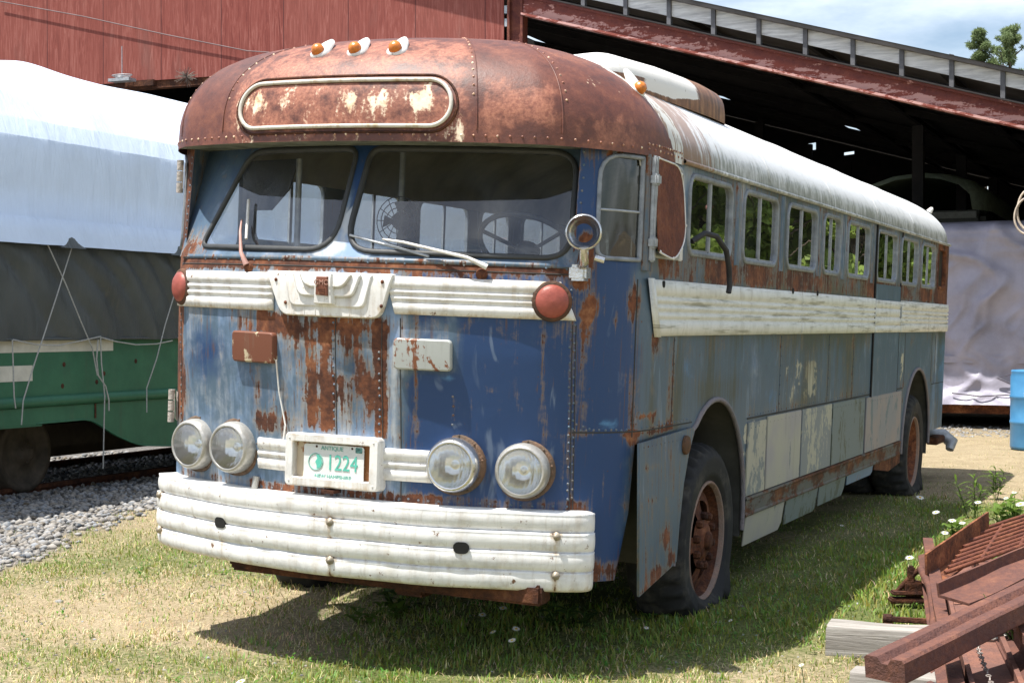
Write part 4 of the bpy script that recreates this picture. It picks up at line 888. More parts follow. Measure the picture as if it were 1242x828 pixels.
# ---- loose front quarter panel, sprung open ahead of the wheel
def QP(y, z, o=0): return V((1.226+o+.035*max(0, (1.30-y)/.8)*max(0, (.95-z)/.65)+.012, y, z))
Pq = [(.505, .935), (1.30, .962), (1.325, .94), (1.25, .84), (1.18, .70), (1.125, .5), (1.09, .335), (.98, .318), (.56, .275), (.47, .265)]
m = MB(); n0 = 0
gpq = [(y, z) for y in np.arange(.5, 1.35, .03) for z in np.arange(.25, .97, .03) if inpoly(y, z, inset(Pq, .012))]
pp = sheet(m, Pq, [], gpq, lambda a, b: QP(a, b)); qa = []
for y, z in pp:
    r = .20+.55*gs(y, z, .90, .47, .07, .05)+.45*gs(y, z, .75, .33, .14, .03)+.5*gs(y, z, 1.0, .36, .07, .035)+.42*bx(y, z, .56, .78, .80, .82, .02, .006)+.40*bx(y, z, .56, .72, .735, .75, .02, .006)+.35*bx(y, z, .6, .74, .66, .67, .02, .006)+.28*gs(y, z, .95, .86, .03, .02)+.3*gs(y, z, .54, .27, .05, .04); qa.append((r+.07, .16, 0, .22))
n0 = len(m.v); m.grid([[QP(*p), QP(*p, -.012)] for p in Pq+[Pq[0]]]); qa += [(.3, .3, 0, .1)]*(len(m.v)-n0)
n0 = len(m.v)
for y in np.arange(.56, 1.28, .06): m.dome(QP(y, .915), V((1, 0, 0)), .005, .004)
qa += [(.4, .2, 0, .1)]*(len(m.v)-n0)
qp = m.build('quarter_panel', MAT['body'], bus, {'pm': qa, 'pm2': [(.12, .32, 0, 1)]*len(qa)})
m = MB(); m.lathe([(.046, 0), (.046, .012), (.039, .018), (.036, .016), (.027, .022), (.0005, .026)], Matrix.Translation(QP(1.17, .885, .002)) @ Matrix.Rotation(radians(90), 4, 'Y'), 24); m.build('side_reflector', M_rust('reflector_rust', .8, tint=(.14, .10, .06)), qp)
# ---- wheels
def wheel(x, y, zc, sg, ground, dual=False, name='wheel', rimmat='rust'):
    M0 = Matrix.Translation((x, y, zc)) @ Matrix.Rotation(radians(90*sg), 4, 'Y')       # local z = outwards
    W = .25; n = 144; prof = [(.300, -.005), (.315, .014), (.335, .020), (.340, .027), (.36, .028), (.42, .032), (.440, .031), (.444, .025), (.465, .018), (.492, -.012), (.502, -.045), (.505, -.10), (.505, -.16), (.502, -.21), (.485, -.245), (.42, -.28), (.31, -.25)]
    rows = []
    def squash(p):
        if p.z < ground+.006:
            d = ground+.006-p.z; p.z = ground+.006-d*.04; p.x += sg*.10*d/.16 if True else 0
        elif p.z < ground+.16: p.x += sg*.035*(1-(p.z-ground)/.16)**1.0*0+sg*.045*max(0, 1-(p.z-ground)/.16)
        return p
    for j, (r, h) in enumerate(prof):
        row = []
        for k in range(n):
            a = 2*pi*k/n; rr = r
            if j in (9, 10): rr -= .026*(1 if (k % 4) < 2 else 0)
            if j in (12, 13): rr -= .014*(1 if ((k+2) % 4) < 2 else 0)
            p = M0 @ V((rr*cos(a), rr*sin(a), h)); row.append(squash(p))
        rows.append(row)
    m = MB(); m.grid(rows, closed=True)
    o = m.build(name, MAT['tyre'], bus)
    m = MB(); m.lathe([(.300, -.02), (.312, .012), (.303, .022), (.295, .016), (.288, -.004)], M0, 48); m.build('rim_lip', M_rust('rim_lip_rust', 1.15, tint=(.36, .29, .24), mixf=.55), o); m = MB(); m.lathe([(.289, -.003), (.280, -.03), (.268, -.055), (.258, -.09)], M0, 48); m.build('rim', M_rust('rim_rust', .75) if not dual else MAT['rust_orange'], o)
    m = MB(); d0 = -.030 if not dual else -.15; k_ = 60; ra = [.258, .205, .150, .118, .095, .088, .060, .0]
    ha = [d0-.012, d0+.004, d0+.018, d0+.022, d0+.024, d0+.040, d0+.046, d0+.046]
    vs = [M0 @ V((r*cos(2*pi*i/k_), r*sin(2*pi*i/k_), h_)) for r, h_ in zip(ra, ha) for i in range(k_)]; fs = []
    for j in range(len(ra)-1):
        for i in range(k_):
            if j == 1 and (i % 12) < 7: continue                                        # hand holes
            fs.append((j*k_+i, j*k_+(i+1) % k_, (j+1)*k_+(i+1) % k_, (j+1)*k_+i))
    m.add(vs, fs); dm = M_rust('wheel_disc_rust', 1.05) if not dual else MAT['rust']; dd = m.build('wheel_disc', dm, o)
    for i in range(10):
        m = MB(); a = 2*pi*i/10+.15; c = M0 @ V((.133*cos(a), .133*sin(a), d0+.035)); m.lathe([(.022, 0), (.022, .022), (.016, .032), (.0005, .034)], M0 @ Matrix.Translation((.133*cos(a), .133*sin(a), d0+.018)), 6, sm=False); m.build('wheel_nut', MAT['rust_dark'], o)
    m = MB(); m.lathe([(.05, d0+.04), (.05, d0+.062), (.03, d0+.072), (.0005, d0+.072)], M0, 10)
    m.build('hub_cap', MAT['rust_dark'] if not dual else MAT['rust'], o)
    return o
wheel(1.170, 1.79, .342, 1, .0)
wheel(1.185, 7.98, .36, 1, .0, True); wheel(.85, 7.98, .36, 1, .0, True)
wheel(-1.16, 1.79, .30, -1, -.092); wheel(-1.16, 7.98, .30, -1, -.092, True)
# ================================================================== SETTING
def gz(x, y):
    d = 1-smooth(.35, 1.6, y); z = -.075*d
    z += .02*nz(x*.7, y*.7, 5)+.008*nz(x*2.5, y*2.5, 6)
    return z-.02*smooth(2.0, .5, y)*smooth(-1, 3, x)
def gravel_w(x, y):                                       # >0 inside the ballast
    e = np.interp(y, [-1, 1.4, 2.0, 2.7, 4.9, 8, 14, 17], [-2.85, -3.10, -3.2, -3.55, -4.35, -4.5, -4.6, -4.0]); return float(e-x+.22*nz(x*1.6, y*1.6, 2)+.10*nz(x*5, y*5, 8))
def dry(x, y):
    d = .47+.36*nz(x*.45, y*.55, 1.3)+.28*nz(x*1.3, y*1.3, 7.7)
    d += .42*math.exp(-((x+1.9)/1.3)**2-((y-.9)/.75)**2)+.35*math.exp(-((x+1.0)/.9)**2-((y-.45)/.35)**2)
    d -= .30*math.exp(-((x-.0)/1.1)**2-((y+.15)/.4)**2)
    d -= .45*math.exp(-((x-2.1)/.8)**2-((y-3.5)/3.0)**2)
    d -= .30*math.exp(-((x+2.6)/.5)**2-((y-2.6)/1.0)**2)
    d += .55*smooth(6.5, 10, y)+.18*math.exp(-((x-1.5)/.5)**2-((y-.3)/.4)**2)
    d -= .3*math.exp(-((x-1.2)/.5)**2-((y-2)/1.6)**2)
    return min(1.2, max(0.0, d))
# ---- ground sheet
xs = np.concatenate([[-400, -120, -40, -16], np.arange(-9, 6.01, .12), [9, 16, 40, 120, 400]]); ysg = np.concatenate([[-400, -80, -25, -9], np.arange(-4, 19, .12), [24, 40, 80, 200, 600]])
mb = MB(); mb.grid([[V((x, y, gz(x, y) if -10 < x < 7 and -5 < y < 19.5 else 0)) for x in xs] for y in ysg])
ga = []
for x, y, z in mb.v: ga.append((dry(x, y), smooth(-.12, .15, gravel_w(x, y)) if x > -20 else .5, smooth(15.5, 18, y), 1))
b = NB('ground_soil'); D, GV, IN, _, _ = b.attr('ga'); n1 = b.noise(3, 8, .7); n2 = b.noise(40, 6, .7); n3 = b.noise(140, 3, .6)
soil = b.ramp(b.math('ADD', b.math('MULTIPLY', n1, .4), b.math('MULTIPLY', n2, .6)), [(.3, (.19, .15, .09)), (.5, (.34, .275, .175)), (.7, (.52, .43, .29))])
green = b.ramp(n2, [(.3, (.06, .085, .022)), (.7, (.19, .205, .075))])
c = b.mix(b.step(b.math('ADD', D, b.math('MULTIPLY', b.math('SUBTRACT', n2, .5), 1.0)), .15, .75), green, soil)
stone = b.ramp(b.voro(28, out='Color'), [(.2, (.13, .13, .13)), (.8, (.30, .29, .28))]); c = b.mix(GV, c, b.mix(b.step(n3, .4, .6), stone, (.12, .11, .10)))
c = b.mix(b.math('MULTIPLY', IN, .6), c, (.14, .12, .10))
b.pr(c, .95, 0, b.bump(b.math('ADD', n2, b.math('MULTIPLY', n3, .5)), .7, .03), .15)
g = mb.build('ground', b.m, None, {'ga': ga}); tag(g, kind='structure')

# ---- grass: many separate blades in one mesh
def blades(name, P, label, seed=3, tall=1.0):
    r = np.random.default_rng(seed); N = len(P); P = np.asarray(P)
    x, y, z, d, hs = P.T
    ang = r.uniform(0, 2*pi, N); straw = r.random(N) < np.clip(d*.95-.05, .06, .9)
    h = (.014+.034*r.random(N)**1.7)*hs*tall; w = (.0016+.0016*r.random(N))*np.where(straw, .8, 1.15)*np.clip(hs, .8, 1.6)
    flat = np.where(straw, r.uniform(.3, 1.6, N), r.uniform(.15, .85, N)); dx, dy = np.cos(ang), np.sin(ang); px, py = -dy, dx
    v = np.zeros((N, 5, 3), np.float32)
    def pt(t, k): 
        q = h*flat*t**1.6; zz = h*t*np.clip(1-.35*flat*t, .15, 1); return np.stack([x+dx*q+px*w*k, y+dy*q+py*w*k, z+zz-.004], 1)
    v[:, 0] = pt(0, -1); v[:, 1] = pt(0, 1); v[:, 2] = pt(.55, -.8); v[:, 3] = pt(.55, .8); v[:, 4] = pt(1, 0)
    me = bpy.data.meshes.new(name); base = (np.arange(N)*5)[:, None]
    me.vertices.add(N*5); me.vertices.foreach_set('co', v.ravel())
    loops = np.concatenate([base+np.array([0, 1, 3, 2]), base+np.array([2, 3, 4])], 1).astype(np.int32).ravel()
    me.loops.add(len(loops)); me.loops.foreach_set('vertex_index', loops)
    st = (np.arange(N)*7)[:, None]+np.array([0, 4]); me.polygons.add(N*2); me.polygons.foreach_set('loop_start', st.astype(np.int32).ravel())
    me.update(calc_edges=True)
    gr = np.stack([.15+.15*r.random(N), .215+.15*r.random(N), .035+.05*r.random(N)], 1); sw = np.stack([.56+.22*r.random(N), .47+.18*r.random(N), .26+.14*r.random(N)], 1)
    yl = r.random(N)[:, None]*np.clip(d, 0, 1)[:, None]; gr = gr*(1-.5*yl)+np.array([.26, .25, .09])*.5*yl
    c = np.where(straw[:, None], sw, gr); c = np.concatenate([c, np.ones((N, 1))], 1); c5 = np.repeat(c, 5, 0)
    at = me.color_attributes.new('gc', 'FLOAT_COLOR', 'POINT'); at.data.foreach_set('color', c5.astype(np.float32).ravel())
    me.materials.append(MAT['blade']); me.validate(); o = bpy.data.objects.new(name, me); COL.objects.link(o); return tag(o, label, 'grass', kind='stuff')
def M_leaf(name, col=None, tr=.35, attr=None, rough=.55):
    b = NB(name)
    if attr: c = b.attr(attr)[4]
    else: c = b.ramp(b.noise(9, 3), [(.3, tuple(q*.7 for q in col)), (.7, tuple(min(1, q*1.3) for q in col))])
    p = b.n.new('ShaderNodeBsdfPrincipled'); b._set(p.inputs['Base Color'], c); p.inputs['Roughness'].default_value = rough; p.inputs['Specular IOR Level'].default_value = .3
    t = b.n.new('ShaderNodeBsdfTranslucent'); b._set(t.inputs[0], c); m = b.n.new('ShaderNodeMixShader'); m.inputs[0].default_value = tr
    b.link(p.outputs[0], m.inputs[1]); b.link(t.outputs[0], m.inputs[2]); b.link(m.outputs[0], b.out.inputs[0]); return b.m
MAT['blade'] = M_leaf('grass_blade', attr='gc', tr=.35)
pts = []
def seed_grass(x0, x1, y0_, y1_, dens):
    n = int((x1-x0)*(y1_-y0_)*dens); X = rng.uniform(x0, x1, n); Y = rng.uniform(y0_, y1_, n); U = rng.random(n)
    for x, y, u in zip(X, Y, U):
        gw = gravel_w(x, y)
        if gw > .05 and u > .02: continue
        d = dry(x, y); cl = .5+.5*nz(x*5, y*5, 3.3)+.25*nz(x*13, y*13, 1.1)
        keep = (1.12-.62*d)*min(1, max(.05, cl*1.5-.05))
        if -1.0 < x < 1.0 and y > 1.2: keep *= .35
        if u > keep: continue
        hs = .75+.75*max(0, 1-d)*max(.3, cl)+.5*smooth(1.35, 1.9, x)*smooth(.9, 2.0, y)*max(0, 1-abs(y-3.5)/4)
        if abs(x) < 1.3 and .2 < y < 1.5: hs *= 1.25
        pts.append((x, y, gz(x, y), d, hs))
seed_grass(-3.6, 3.2, -.85, 1.6, 6500); seed_grass(-4.4, 3.2, 1.6, 4.5, 3000); seed_grass(.6, 3.2, 4.5, 9, 2200); seed_grass(.4, 3.2, 9, 17, 700); seed_grass(-4.6, -1.0, 4.5, 7, 900)
blades('grass', pts, 'patchy green and straw coloured grass around the coach')
# taller tufts along the bus shadow and under the bumper
tp = []
for k in range(90):
    q = random.random()
    if q < .35: x, y = random.uniform(1.75, 2.5), random.uniform(1.2, 6)
    elif q < .6: x, y = random.uniform(-.6, 1.1), random.uniform(.25, 1.0)
    elif q < .8: x, y = random.uniform(-3, 1.8), random.uniform(-.6, 2)
    else: x, y = random.uniform(1.2, 1.6), random.uniform(1.4, 8)
    for j in range(random.randint(14, 40)): xx, yy = x+random.gauss(0, .05), y+random.gauss(0, .05); tp.append((xx, yy, gz(xx, yy), .18, random.uniform(.9, 1.9)))
blades('grass_tufts', tp, 'taller green tufts standing above the short grass', 5)
# small broad-leaved ground weeds, too many to count
wv_ = []; wf_ = []; wc_ = []
for k in range(5200):
    x, y = random.uniform(-3.2, 3.0), random.uniform(-.8, 5.5)
    if gravel_w(x, y) > -.05 or (y > 2 and x < 1.3): continue
    if random.random() < dry(x, y)*1.15 or nz(x*2.3, y*2.3, 77) < -.05: continue
    z = gz(x, y); sz = random.uniform(.008, .022); cg = (random.uniform(.07, .17), random.uniform(.15, .27), random.uniform(.02, .06), 1)
    for j in range(random.randint(3, 7)):
        a = random.uniform(0, 6.28); d = V((cos(a), sin(a), random.uniform(.1, .9))).normalized(); s_ = d.cross(V((0, 0, 1))).normalized()*sz*random.uniform(.25, .4); p = V((x+random.gauss(0, .012), y+random.gauss(0, .012), z+random.uniform(.004, .03))); o_ = len(wv_)
        wv_ += [p, p+d*sz*.6+s_, p+d*sz*1.2, p+d*sz*.6-s_]; wf_.append((o_, o_+1, o_+2, o_+3)); wc_ += [cg]*4
mb = MB(); mb.add(wv_, wf_, 0, False); tag(mb.build('ground_weeds', MAT['blade'], None, {'gc': wc_}), 'low clover-like leaves scattered through the grass', 'ground cover', kind='stuff')
# ---- ballast stones (beyond counting)
def stones(name, P, mat):
    bm = bmesh.new(); bmesh.ops.create_icosphere(bm, subdivisions=1, radius=1); bv = np.array([v.co[:] for v in bm.verts]); bf = np.array([[v.index for v in f.verts] for f in bm.faces]); bm.free()
    r = np.random.default_rng(11); N = len(P); nv = len(bv); P = np.asarray(P)
    sc = P[:, 3:4]*np.stack([r.uniform(.7, 1.3, N), r.uniform(.7, 1.3, N), r.uniform(.45, .9, N)], 1); v = bv[None]*(1+r.uniform(-.25, .25, (N, nv, 1)))*sc[:, None]
    a = r.uniform(0, 2*pi, N); ca, sa = np.cos(a)[:, None], np.sin(a)[:, None]; vx = v[..., 0]*ca-v[..., 1]*sa; vy = v[..., 0]*sa+v[..., 1]*ca; v = np.stack([vx, vy, v[..., 2]], 2)+P[:, None, :3]
    f = (bf[None]+(np.arange(N)*nv)[:, None, None]).reshape(-1, 3); me = bpy.data.meshes.new(name); me.vertices.add(N*nv); me.vertices.foreach_set('co', v.astype(np.float32).ravel())
    me.loops.add(f.size); me.loops.foreach_set('vertex_index', f.astype(np.int32).ravel()); me.polygons.add(len(f)); me.polygons.foreach_set('loop_start', (np.arange(len(f))*3).astype(np.int32)); me.update(calc_edges=True)
    g = r.uniform(.08, .34, N); tint = r.uniform(-.03, .04, N); c = np.stack([g+tint, g+tint*.3, g-tint*.6, np.ones(N)], 1); at = me.color_attributes.new('gc', 'FLOAT_COLOR', 'POINT'); at.data.foreach_set('color', np.repeat(c, nv, 0).astype(np.float32).ravel())
    me.materials.append(mat); o = bpy.data.objects.new(name, me); COL.objects.link(o); return o
b = NB('ballast_stone'); cc = b.attr('gc')[4]; b.pr(b.mix(b.step(b.noise(40, 5), .4, .7), cc, (.30, .28, .25)), .9, 0, b.bump(b.noise(90, 4), .4, .004), .2); MAT['stone'] = b.m
sp_ = []
for k in range(32000):
    x = random.uniform(-8, -2.6); y = random.uniform(-1.2, 9)
    if y > 5 and random.random() < .55: continue
    w = gravel_w(x, y)
    if w < -.10 or random.random() > smooth(-.15, .25, w): continue
    r = random.uniform(.010, .030)*(1.3 if random.random() < .12 else 1); sp_.append((x, y, gz(x, y)+r*.3, r))
for k in range(500):
    x, y = random.uniform(-3.3, 2), random.uniform(-.6, 2.5); sp_.append((x, y, gz(x, y), random.uniform(.004, .011)))
for k in range(500):
    x, y = random.uniform(-.3, 2), random.uniform(15.6, 18); sp_.append((x, y, gz(x, y), random.uniform(.01, .03)))
tag(stones('gravel', sp_, MAT['stone']), 'loose grey ballast stones beside the green streetcar', 'gravel', kind='stuff')

# ---- railway track under the streetcar
tr = empty('railway_track', (-6.5, 8, 0)); tag(tr, kind='structure')
for x in (-5.79, -7.25):
    m = MB(); m.prism([(-.065, -.05), (.065, -.05), (.065, -.035), (.012, -.02), (.012, .055), (.035, .06), (.035, .095), (-.035, .095), (-.035, .06), (-.012, .055), (-.012, -.02), (-.065, -.035)], lambda a, c: V((x+6.5+a, -12, c-.02)), lambda a, c: V((x+6.5+a, 20, c-.02))); m.build('rail', MAT['rust_dark'], tr)
m = MB()
for k in range(40): m.box((-1.4, -9+k*.62, -.12), (1.25, -8.78+k*.62, -.02))
m.build('sleeper', M_plain('old_sleeper', (.06, .05, .04), .9), tr)

# ================================================================== green streetcar under tarpaulins
SX = -5.25
b = NB('streetcar_green'); x, y, z = b.xyz(); n = b.noise(5, 6, .65); st = b.noise(1, 4, .6, b.sc(10, 10, 1.5))
c = b.ramp(n, [(.3, (.026, .115, .065)), (.7, (.042, .165, .090))]); c = b.mix(b.math('MULTIPLY', b.step(st, .55, .75), .35), c, (.06, .09, .06)); c = b.mix(b.step(b.noise(14, 6, .7), .70, .73), c, (.10, .05, .03))
b.pr(c, .5, 0, b.bump(n, .12, .02), .4); MAT['scgreen'] = b.m
sc_ = empty('streetcar', (-6.5, 8, 0)); tag(sc_, 'old green streetcar on rails, its upper half wrapped in tarpaulins', 'streetcar')
MS = Matrix.Translation((6.5, -8, 0))
Y0, Y1 = -1.5, 15.8
def bp(m, name, mat, **k):
    for i, p in enumerate(m.v): m.v[i] = (p[0]+6.5, p[1]-8, p[2])
    return m.build(name, mat, sc_, **k)
m = MB(); yy = np.arange(Y0, Y1, .25); m.grid([[V((SX, y, .86)), V((SX, y, 1.05)), V((SX, y, 1.25)), V((SX, y, 1.45)), V((SX, y, 2.3)), V((SX-.2, y, 3.0)), V((-6.5, y, 3.35)), V((-7.75+.2, y, 3.0)), V((-7.75, y, 2.3)), V((-7.75, y, .86)), V((SX, y, .86))] for y in yy]); bp(m, 'body', MAT['scgreen'])
m = MB(); m.grid([[V((SX, y, .875)), V((SX+.035, y, .868)), V((SX+.045, y, .83)), V((SX+.035, y, .795)), V((SX, y, .785))] for y in yy]); bp(m, 'belt_rail', MAT['scgreen'])
m = MB(); sk = [(Y0, .785), (Y0, .655), (4.95, .650), (5.15, .60), (5.35, .47), (5.55, .40), (5.8, .365), (6.3, .34), (9.5, .34), (9.9, .40), (10.3, .60), (10.5, .65), (Y1, .65), (Y1, .785)]
sk = [(Y0, .785), (Y0, .655)]+rpoly([(4.2, .652), (4.95, .655), (5.30, .49), (5.62, .385), (6.1, .345), (6.6, .34)], .12, 4)+[(10.0, .34), (10.6, .65), (Y1, .65), (Y1, .785)]
m.prism(sk, lambda a, c: V((SX+.012, a, c)), lambda a, c: V((SX-.02, a, c))); m.tube([V((SX+.012, a, c)) for a, c in sk[1:-1]], .008, 6); bp(m, 'skirt', MAT['scgreen'])
cw = M_plain('streetcar_cream', (.62, .60, .52), .6, var=.12)
m = MB(); m.box((SX, Y0, 1.238), (SX+.006, 5.27, 1.345)); bp(m, 'cream_stripe', cw)
m = MB(); m.box((SX, Y0, 1.005), (SX+.006, 4.22, 1.132)); bp(m, 'cream_stripe', cw)
for y in (.8, 3.2, 7.2): m = MB(); m.box((SX+.014, y, .66), (SX+.020, y+.02, .785)); bp(m, 'panel_joint', MAT['rust_dark'])
m = MB(); m.box((SX+.014, 5.0, .66), (SX+.020, 5.02, .785))
bp(m, 'panel_joint', MAT['rust_dark'])
for y, z in ((4.62, 1.13), (5.15, 1.04), (4.6, .95), (5.05, .97), (5.6, 1.14)): m = MB(); m.dome(V((SX, y, z)), V((1, 0, 0)), .022, .006, 8); bp(m, 'plug', MAT['rust_dark'])
for yw in (4.72, 3.0, 11.5, 13.2):
    m = MB(); M_ = Matrix.Translation((-5.80, yw, .36)) @ Matrix.Rotation(radians(90), 4, 'Y'); m.lathe([(.0005, .10), (.05, .10), (.06, .07), (.09, .06), (.10, .025), (.26, .012), (.275, .05), (.335, .05), (.335, -.06), (.375, -.065), (.375, -.10), (.0005, -.10)], M_, 44)
    for k in range(6): a = k*pi/3; m.dome(M_ @ V((.075*cos(a), .075*sin(a), .07)), V((1, 0, 0)), .014, .02)
    bp(m, 'wheel', M_plain('rusty_steel_wheel', (.085, .068, .05), .75, var=.5, scale=7))
m = MB(); m.box((-5.95, 2.2, .38), (-5.85, 5.9, .58)); m.box((-7.4, 2.4, .40), (-5.95, 2.9, .62)); m.box((-7.5, Y0, .68), (-5.4, Y1, .86)); m.box((-7.2, 5.2, .25), (-6.2, 9.6, .66)); m.box((-5.95, 11, .38), (-5.85, 14, .58)); bp(m, 'truck_frame', MAT['under'])
def M_tarp(name, col, rough=.5, tr=.12, sc=1.0, var=.06):
    b = NB(name); n = b.noise(2.2, 5, .6); n2 = b.math('ADD', b.noise(1, 4, .6, b.sc(2, 5*sc, 1.2), 1.0), b.math('MULTIPLY', b.noise(1, 3, .5, b.sc(3, 9*sc, 2.2), 1.5), .4)); c = b.ramp(n, [(.3, tuple(q*(1-var) for q in col)), (.7, tuple(min(1, q*(1+var)) for q in col))])
    p = b.n.new('ShaderNodeBsdfPrincipled'); b._set(p.inputs['Base Color'], c); p.inputs['Roughness'].default_value = rough; p.inputs['Specular IOR Level'].default_value = .35
    b.link(b.bump(n2, .42, .04), p.inputs['Normal']); t = b.n.new('ShaderNodeBsdfTranslucent'); b._set(t.inputs[0], c); m = b.n.new('ShaderNodeMixShader'); m.inputs[0].default_value = tr
    b.link(p.outputs[0], m.inputs[1]); b.link(t.outputs[0], m.inputs[2]); b.link(m.outputs[0], b.out.inputs[0]); return b.m
# charcoal lower tarp: hangs on the side with slanting folds; its top edge shows two flaps
m = MB(); rows = []
for z in np.linspace(1.335, 2.30, 26):
    r = []
    for y in np.concatenate([np.arange(Y0, 8, .03), np.arange(8, Y1, .1)]):
        t = (z-1.335)/.965; u = y*1.0-(1-t)*.85
        f = .115*(abs(math.sin(u*8.0+3.5*nz(y*.7, z*.9, 2)))**.75-.5)*(.65+1.1*abs(nz(y*1.1, z*1.3, 31)))*(.5+.5*t)*(.55+.6*nz(u*1.3, 3.3))*min(1, (2.15-z)/.18+.0 if z > 1.97 else 1)*(0 if z > 2.14 else 1)+.02*nz(u*3, z*1.5, 4.4); r.append(V((SX+.035+f+.02*(1-t), y, z+(.012*nz(y*3, 1, 1) if z < 1.35 else 0))))
    rows.append(r)
m.grid(rows); m.tube([V((SX+.055, y, 1.345+.006*nz(y*2, 1, 1))) for y in np.arange(Y0, Y1, .15)], .012, 6)
for yf in (-.6, 1.9, 4.57, 6.10, 8.8):                    # pointed flaps pushed up over the white hem
    m.grid([[V((SX+.165-.04*k, yf+a, 2.10+(.095*(1-abs(a)/.17)**.6)*k)) for a in np.linspace(-.17, .17, 13)] for k in (0, .5, 1)])
lt = m.build('tarpaulin', M_tarp('charcoal_tarp', (.075, .082, .078), .40, 0, 1, .2), None); tag(lt, 'charcoal grey tarpaulin hung in slanting folds along the lower side of the streetcar', 'tarpaulin', 'tarpaulins wrapped over the streetcar')
# white upper tarp
m = MB(); rows = []
prof = [(SX+.150, 2.115), (SX+.112, 2.22), (SX+.078, 2.33), (SX+.048, 2.345), (SX+.050, 2.6), (SX+.048, 2.85), (SX+.045, 2.985), (SX+.042, 2.99), (SX-.018, 3.135), (SX-.028, 3.150), (SX-.14, 3.25), (SX-.32, 3.50), (SX-.55, 3.64), (-6.15, 3.77), (-6.5, 3.80), (-6.9, 3.74), (-7.5, 3.25), (-7.8, 2.9), (-7.82, 2.2)]
for y in np.concatenate([np.arange(Y0, 8, .04), np.arange(8, Y1, .16)]):
    r = []
    for i, (px, pz) in enumerate(prof):
        w = .012*nz(y*2.2, pz*.6+i*.05, 1)+.006*nz(y*7, pz*2, 4)-.012*max(0, 1-abs(math.sin(y*2.9+nz(y, pz)*2+pz*.8))*7)*smooth(2.4, 2.9, pz)
        k = 1.6 if 3 < i < 6 else .12
        bumpz = .085*math.exp(-((y-4.0)/.55)**2)+.05*math.exp(-((y-5.2)/.4)**2)-.04*math.exp(-((y-4.65)/.3)**2) if i >= 10 else 0
        r.append(V((px+w*k*1.4, y, pz+bumpz+(.01*nz(y*1.5, i*.4, 2) if i > 9 else .004*nz(y*4, 1, 9)))))
    rows.append(r)
m.grid(rows); wt = m.build('tarpaulin', M_tarp('white_tarp', (.66, .76, .90), .42, .06), None); tag(wt, 'white plastic tarpaulin over the roof and windows of the streetcar', 'tarpaulin', 'tarpaulins wrapped over the streetcar')
# ropes
rp = M_plain('pale_rope', (.40, .40, .38), .85, var=.2, scale=60)
def rope(px, label, x=SX+.10, r=.006):
    m = MB(); pts = [at_x(u, v, x+(k if len(q) else 0)) for (u, v, *q) in px for k in [q[0] if q else 0]]; m.tube(pts, r, 6); tag(m.build('rope', rp), label, 'rope', 'ropes tying down the streetcar tarpaulins')
rope([(88, 297), (70, 355), (57, 395), (42, 440), (28, 486), (27, 500), (26, 515)], 'slanting rope running down to the left from the first flap of the charcoal tarp')
rope([(58, 297), (80, 345), (99, 392), (112, 422), (118, 455)], 'slanting rope running down to the right from the first flap of the charcoal tarp')
rope([(122, 408), (123, 440), (127, 480), (126, 520), (125, 568)], 'longest rope, hanging straight down from the tarp hem past the skirt to the wheel height')
rope([(213, 352), (200, 395), (190, 435), (178, 470), (178, 500)], 'rope slanting down beside the front corner of the coach')
rope([(15, 412), (16, 445), (17, 480), (19, 495)], 'short rope hanging over the cream stripe at the far left edge')
rope([(122, 409), (140, 414), (165, 418), (190, 417), (209, 413)], 'rope sagging between tarp hem and coach along the green side')
rope([(16, 412), (45, 418), (70, 419), (95, 414), (122, 408)], 'rope sagging across the top cream stripe below the charcoal hem')
rope([(119, 412), (117, 435), (119, 455), (128, 468), (132, 485), (132, 498)], 'knotted short rope hanging beside the longest rope', r=.007)

# ================================================================== shed
YS = 16.5
shed = empty('shed', (-6.3, YS, 0)); tag(shed, 'big open-fronted shed with red plywood gable and rusty sloping beam', 'shed')
def sb(m, name, mat):
    m.v = [(p[0]+6.3, p[1]-YS, p[2]) for p in m.v]; return m.build(name, mat, shed)
b = NB('red_plywood'); x, y, z = b.xyz(); gr = b.noise(1, 7, .7, b.sc(16, 1, 1.3), 1.6); pn = b.math('FRACT', b.math('MULTIPLY', b.math('ADD', x, 20.0), .82)); fl = b.math('FLOOR', b.math('MULTIPLY', b.math('ADD', x, 20.0), .82))
wn = b.n.new('ShaderNodeTexWhiteNoise'); wn.noise_dimensions = '1D'; b.link(fl, wn.inputs['W'])
c = b.ramp(gr, [(.30, (.12, .030, .025)), (.50, (.215, .056, .044)), (.70, (.34, .135, .11))]); c = b.mix(b.math('MULTIPLY', wn.outputs['Value'], .45), c, (.25, .085, .065)); bl = b.noise(1.2, 5, .6, b.sc(1.5, 1, .5)); c = b.mix(b.math('MULTIPLY', b.step(bl, .55, .75), .35), c, (.16, .10, .085))
c = b.mix(b.step(pn, .022, .006), c, (.09, .03, .028)); b.pr(c, .85, 0, b.bump(gr, .25, .01), .2)
def beamz(x): return 6.238-.2857*(x+6.1)
m = MB(); m.prism([(-22, 5.68), (-13.2, 5.68), (-6.46, 5.64), (-6.46, 9.2), (-22, 11.5)], lambda a, c_: V((a, YS, c_)), lambda a, c_: V((a, YS+.02, c_))); sb(m, 'plywood_wall', b.m)
m = MB(); m.box((-13.6, YS-.05, 5.58), (-13.0, YS+.15, 5.69), bev=.01); m.box((-22, YS+.03, 5.55), (-6.4, YS+.20, 5.70)); sb(m, 'sill_beam', MAT['rust_dark'])
m = MB()
for x in (-6.36, -6.14): m.box((x-.02, YS-.06, 0), (x+.02, YS+.14, 8.6))
m.box((-6.36, YS+.02, 0), (-6.14, YS+.05, 8.6)); sb(m, 'post', M_rust('post_rust', .9, tint=(.16, .04, .04)))
